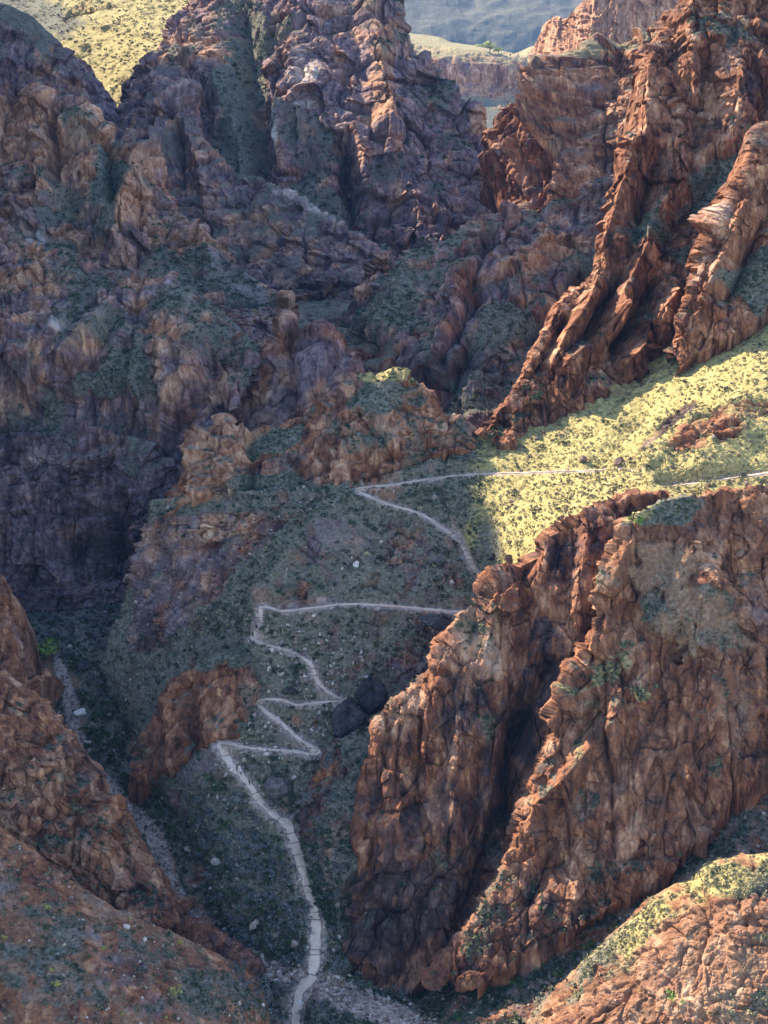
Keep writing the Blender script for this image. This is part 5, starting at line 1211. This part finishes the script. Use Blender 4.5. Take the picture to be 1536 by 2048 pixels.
for (x, y, R, kind, lab, names) in [
    (95, 1308, 5.0, 'bright', 'broad bright green bush at the head of the gorge floor', ('valley_floor',)),
    (70, 1318, 3.6, 'green', 'green bush beside the broad bright green one', ('valley_floor',)),
    (148, 1335, 3.4, 'green', 'dark green bush on the bank of the upper wash', ('valley_floor',)),
    (1342, 1998, 1.6, 'bright', 'lone lime green sapling catching light on the near red face', ('near_knoll',)),
    (1280, 1045, 1.5, 'bright', 'sunlit green bush on top of the rib with bright edges', ('sunlit_rib_cliff',)),
    (1255, 1300, 2.0, 'sage', 'sunlit clump of brush halfway down the bright edged rib', ('sunlit_rib_cliff',)),
    (1282, 1385, 2.6, 'sage', 'pale sunlit bush at the notch of the rib', ('sunlit_rib_cliff',)),
    (1262, 1780, 1.4, 'bright', 'small lit bush at the scree edge behind the knoll', ('scree_gully', 'near_knoll')),
    (350, 1988, 1.2, 'yellow', 'largest yellow flowering bush on the red scree', ('west_scree_slope',)),
    (113, 1972, 1.0, 'yellow', 'yellow bush low on the red scree near the picture edge', ('west_scree_slope',))]:
    P, d, N = ground_at(x, y, names); bush(P, R, kind, lab)

# every grouped bush gets a label from its size and from what stands next to it
MARKS = [(162,1428,'the white rounded boulder'),(561,1580,'the big dark slab boulder'),(378,1697,'the pale tilted slab'),(433,1727,'the pale undercut rock'),(508,1857,'the pinkish rounded boulder'),
         (578,1650,'the outer bend of the log steps'),(600,1960,'the wash crossing'),(95,1308,'the broad bright green bush'),(255,1855,'the cream boulder'),(350,1988,'the largest yellow bush'),(291,1880,'the small cream stone'),
         (1240,925,'the dark triangular rock'),(1340,715,'the foot of the rock spires'),(400,1500,'the red outcrop'),(436,1487,'the lowest switchback bend'),(700,1930,'the foot of the red cliff'),(440,1890,'the dark rock ledge'),
         (1342,1998,'the lime green sapling'),(1424,1750,'the rock notch of the knoll'),(1380,1780,'the grey scree strip'),(622,1780,'the middle log steps'),(630,1890,'the lowest log steps'),(1075,878,'the small dark rock'),
         (1430,870,'the red rock band'),(1000,890,'the saddle'),(187,1453,'the grey flat boulder'),(717,2020,'the white wash boulder'),(525,2012,'the white stone in the bushes'),(1330,860,'the streak of grey rubble'),(1100,1075,'the brow of the red cliff'),
         (180,1560,'the corner of the red western outcrop'),(113,1972,'the low yellow bush'),(200,1240,'the dark purple cliff'),(300,1200,'the dark corner of the purple cliff'),(660,1500,'the small red spur'),(605,1640,'the edge of the dark spur')]
bpy.context.view_layer.update()
taken = {}
bushes = [o for o in col.objects if o.get('group') and o.get('category') == 'bush']
for o in sorted(bushes, key=lambda o: -o.scale.x):
    x, y, d = proj(np.array(o.location)); g = o['group']; R = o.scale.x
    kind = {'grey mesquite bushes beside the log steps': 'grey mesquite bush', 'dark green bushes beside the log steps': 'dark green bush', 'dark green bushes along the wash': 'green wash bush', 'grey bushes below the dark cliff': 'grey bush',
            'grey bushes at the wash crossing': 'grey bush', 'grey bushes at the foot of the scree': 'tall grey bush', 'sage tufts on the red scree': 'grey green sage tuft', 'yellow bushes on the red scree': 'yellowish tuft',
            'bushes in the gully beside the cliff': 'dull grey bush', 'bushes on the sunlit slope': 'rounded sunlit bush', 'bushes in the gully behind the knoll': 'dull green bush', 'bushes on the near knoll': 'small sunlit bush'}[g]
    near = sorted(MARKS, key=lambda m: (m[0] - x) ** 2 + (m[1] - y) ** 2)
    done = False
    for m in near[:4]:
        dx, dy = x - m[0], y - m[1]; dist = math.hypot(dx, dy)
        how = 'touching' if dist < 18 else 'close' if dist < 55 else 'a little way' if dist < 110 else 'well'
        side = ('above' if dy < 0 else 'below') if abs(dy) > abs(dx) * 0.6 else 'to one side of'
        size = 'big' if R > 2.1 else 'middling' if R > 1.1 else 'small'
        lab = (kind + ' touching ' + m[2]) if how == 'touching' else '%s %s %s %s' % (kind, how, side, m[2])
        if not lab.startswith(('small', 'tall')): lab = size + ' ' + lab
        lab = ' '.join(lab.replace('a little way', 'near').split()[:16])
        if lab not in taken:
            taken[lab] = 1; o['label'] = lab; done = True; break
    if not done: o['label'] = lab

# trees: tapered trunk, limbs and a leafy crown
def tree(P, H, mat, label, seed):
    rr = np.random.default_rng(seed)
    o = bpy.data.objects.new('tree', None); o.location = P; col.objects.link(o); tag(o, label, 'tree')
    bm = bmesh.new()
    tips = [Vector((rr.normal() * .42, rr.normal() * .30, 0.30 + 0.42 * rr.random())) * H for _ in range(13)]
    def limb(a, b, r1, r2):
        ax = b - a; mt = Matrix.Translation((a + b) / 2) @ ax.to_track_quat('Z', 'Y').to_matrix().to_4x4()
        bmesh.ops.create_cone(bm, cap_ends=True, segments=7, radius1=r1, radius2=r2, depth=ax.length, matrix=mt)
    limb(Vector((0, 0, -0.15 * H)), Vector((0.02 * H, 0, 0.3 * H)), 0.06 * H, 0.035 * H)
    for t in tips: limb(Vector((0.02 * H, 0, 0.3 * H)), t, 0.025 * H, 0.008 * H)
    me = bpy.data.meshes.new('trunk'); bm.to_mesh(me); bm.free(); set_tone(me, 0.4); me.materials.append(M_WOOD)
    c = bpy.data.objects.new('trunk', me); c.parent = o; col.objects.link(c)
    V = np.concatenate([tuft_arrays(1, 46, rr, 0.7, 0.30)[0] * (0.30 * H) + np.array(t) for t in tips])
    me = tri_mesh('crown', V, np.repeat(np.clip(0.55 + 0.25 * rr.normal(size=len(V) // 3), 0, 1), 3), mat)
    c = bpy.data.objects.new('crown', me); c.parent = o; col.objects.link(c)
for (x, y, H, lab, sd) in ((980, 104, 17, 'taller of two sunlit trees on the far terrace', 1), (997, 107, 10, 'lower sunlit tree on the far terrace, beside the taller one', 2)):
    P, d, N = ground_at(x, y, ('far_terrace',)); tree(P, H, M_LIME, lab, sd)

# ------------------------------------------------------------------ hikers
def flat_mat(name, c):
    m, nt, b = base_mat(name, 0.8)
    g = nt.nodes.new('ShaderNodeNewGeometry')
    f = noise(nt, g.outputs['Position'], 9.0, 3)
    nt.links.new(ramp(nt, f, [(0.3, tuple(x * 0.8 for x in c)), (0.7, tuple(min(1, x * 1.15) for x in c))]), b.inputs['Base Color'])
    return m
SKIN = flat_mat('skin', (0.45, 0.26, 0.18)); BLACK = flat_mat('black_cloth', (0.012, 0.012, 0.016)); NAVY = flat_mat('navy_cloth', (0.02, 0.025, 0.045)); WHITE = flat_mat('white_cloth', (0.75, 0.74, 0.74)); MAROON = flat_mat('maroon_cloth', (0.10, 0.03, 0.035)); HAIR = flat_mat('dark_hair', (0.02, 0.015, 0.012)); TAN = flat_mat('tan_felt', (0.35, 0.27, 0.18))
def skinned(name, verts, edges, radii, mat, parent, sub=1):
    me = bpy.data.meshes.new(name); me.from_pydata(verts, edges, [])
    o = bpy.data.objects.new(name, me); col.objects.link(o)
    sm = o.modifiers.new('skin', 'SKIN'); sm.use_smooth_shade = True
    for v, r in zip(me.skin_vertices[0].data, radii): v.radius = (r, r)
    me.skin_vertices[0].data[0].use_root = True
    ss = o.modifiers.new('sub', 'SUBSURF'); ss.levels = sub; ss.render_levels = sub
    dg = bpy.context.evaluated_depsgraph_get(); dg.update()
    m2 = bpy.data.meshes.new_from_object(o.evaluated_get(dg)); m2.name = name
    o.modifiers.clear(); o.data = m2; m2.materials.clear(); m2.materials.append(mat)
    o.parent = parent
    return o
def hiker(x, y, facing, stride, top, legs, pack, hat, label, H=1.75):
    i = None
    best = None
    for k in (0, 1):
        j = trail_index(TRAIL['lines'][k], x, y); a, b, _ = proj(TRAIL['lines'][k][j:j + 1, :3]); q = (a[0] - x) ** 2 + (b[0] - y) ** 2
        if best is None or q < best[0]: best = (q, k, j)
    P = TRAIL['lines'][best[1]][best[2], :3].copy(); nr = TR[best[1]][2][best[2]]
    dx = (x - proj(P[None])[0][0]) * P[1] / F_PX
    P[0] += np.clip(dx, -1.0, 1.0)
    root = bpy.data.objects.new('person', None); root.location = (P[0], P[1], P[2] + 0.06); root.rotation_euler = (0, 0, facing); col.objects.link(root)
    s = H / 1.75; S = stride
    hip, kn = 0.92, 0.50
    # y is forwards; one continuous body
    V = [(0, 0, hip), (0, 0.02, 1.15), (0, 0.03, 1.38), (0, 0.04, 1.50), (0, 0.06, 1.60), (0, 0.06, 1.70),
         (-.10, 0, hip - .06), (-.11, .16 * S, kn), (-.11, .10 * S, 0.07), (-.11, .10 * S + .15, 0.03),
         (.10, 0, hip - .06), (.11, .02 * S, kn), (.11, -.26 * S, 0.10), (.11, -.26 * S + .14, 0.03),
         (-.19, .02, 1.40), (-.25, -.08 * S, 1.14), (-.23, .10, 0.92), (-.22, .15, 0.84),
         (.19, .02, 1.40), (.25, .06 * S, 1.14), (.23, .24, 0.98), (.22, .30, 0.93)]
    E = [(0, 1), (1, 2), (2, 3), (3, 4), (4, 5), (0, 6), (6, 7), (7, 8), (8, 9), (0, 10), (10, 11), (11, 12), (12, 13), (2, 14), (14, 15), (15, 16), (16, 17), (2, 18), (18, 19), (19, 20), (20, 21)]
    R = [.145, .13, .15, .06, .095, .085, .095, .07, .045, .04, .095, .07, .045, .04, .07, .05, .04, .035, .07, .05, .04, .035]
    V = [tuple(c * s for c in v) for v in V]; R = [r * s for r in R]
    skinned('body', V, E, R, SKIN, root)
    skinned('shirt', [(0, .01, 1.0 * s), (0, .02, 1.18 * s), (0, .03, 1.38 * s), V[14], V[15], V[18], V[19]], [(0, 1), (1, 2), (2, 3), (3, 4), (2, 5), (5, 6)], [.165 * s, .155 * s, .17 * s, .09 * s, .068 * s, .09 * s, .068 * s], top, root)
    skinned('trousers', [(0, 0, .95 * s), V[6], V[7], V[8], V[10], V[11], V[12]], [(0, 1), (1, 2), (2, 3), (0, 4), (4, 5), (5, 6)], [.165 * s, .115 * s, .09 * s, .065 * s, .115 * s, .09 * s, .065 * s], legs, root)
    for sx in (9, 13):
        a, b = V[sx - 1], V[sx]
        skinned('shoe', [(a[0], a[1] - .03, .05), (b[0], b[1] + .02, .045)], [(0, 1)], [.06, .05], BLACK, root, 1)
    bm = bmesh.new(); bmesh.ops.create_uvsphere(bm, u_segments=10, v_segments=8, radius=0.112 * s, matrix=Matrix.Translation((0, .035 * s, 1.67 * s)))
    for f in [f for f in bm.faces if f.calc_center_median().y > .09 * s and f.calc_center_median().z < 1.69 * s]: bm.faces.remove(f)
    me = bpy.data.meshes.new('hair'); bm.to_mesh(me); bm.free(); me.materials.append(HAIR); h = bpy.data.objects.new('hair', me); h.parent = root; col.objects.link(h)
    if hat is not None:
        bm = bmesh.new()
        bmesh.ops.create_cone(bm, cap_ends=True, segments=14, radius1=.20 * s, radius2=.19 * s, depth=.02, matrix=Matrix.Translation((0, .05 * s, 1.73 * s)))
        bmesh.ops.create_cone(bm, cap_ends=True, segments=12, radius1=.115 * s, radius2=.09 * s, depth=.11, matrix=Matrix.Translation((0, .05 * s, 1.79 * s)))
        me = bpy.data.meshes.new('hat'); bm.to_mesh(me); bm.free(); me.materials.append(hat); h = bpy.data.objects.new('hat', me); h.parent = root; col.objects.link(h)
    tag(root, label, 'person')
    if pack is not None:
        bm = bmesh.new(); bmesh.ops.create_cube(bm, size=1.0)
        for v in bm.verts: v.co = Vector((v.co.x * .32 * s, v.co.y * (.20 if v.co.z < 0 else .15) * s, v.co.z * .50 * s))
        bmesh.ops.bevel(bm, geom=list(bm.edges), offset=.05, segments=2, affect='EDGES')
        me = bpy.data.meshes.new('backpack'); bm.to_mesh(me); bm.free(); me.materials.append(pack)
        b = bpy.data.objects.new('backpack', me); col.objects.link(b)
        R_ = Matrix.Rotation(facing, 4, 'Z')
        b.matrix_world = Matrix.Translation(root.location) @ R_ @ Matrix.Translation((0, -.22 * s, 1.24 * s))
        tag(b, 'pack on the back of the ' + label.split(' ', 1)[0] + ' ' + ' '.join(label.split()[1:9]), 'backpack')
hiker(474, 1543, 2.6, 1.0, BLACK, BLACK, BLACK, None, 'hiker in black walking down the trail, first of a close pair')
hiker(482, 1551, 2.6, 0.8, WHITE, NAVY, NAVY, WHITE, 'hiker in a white top beside the one in black')
hiker(499, 1570, 2.7, 1.1, BLACK, NAVY, None, None, 'dark clothed hiker walking alone ahead of the pair')
hiker(506, 1274, 0.3, 1.0, BLACK, BLACK, NAVY, None, 'hiker in black at the tight bend of the upper switchback')
hiker(513, 1260, 0.3, 0.9, NAVY, BLACK, BLACK, None, 'hiker in navy climbing just above the tight bend')
hiker(603, 1310, 1.2, 1.0, MAROON, BLACK, MAROON, None, 'hiker in maroon on the third switchback leg')
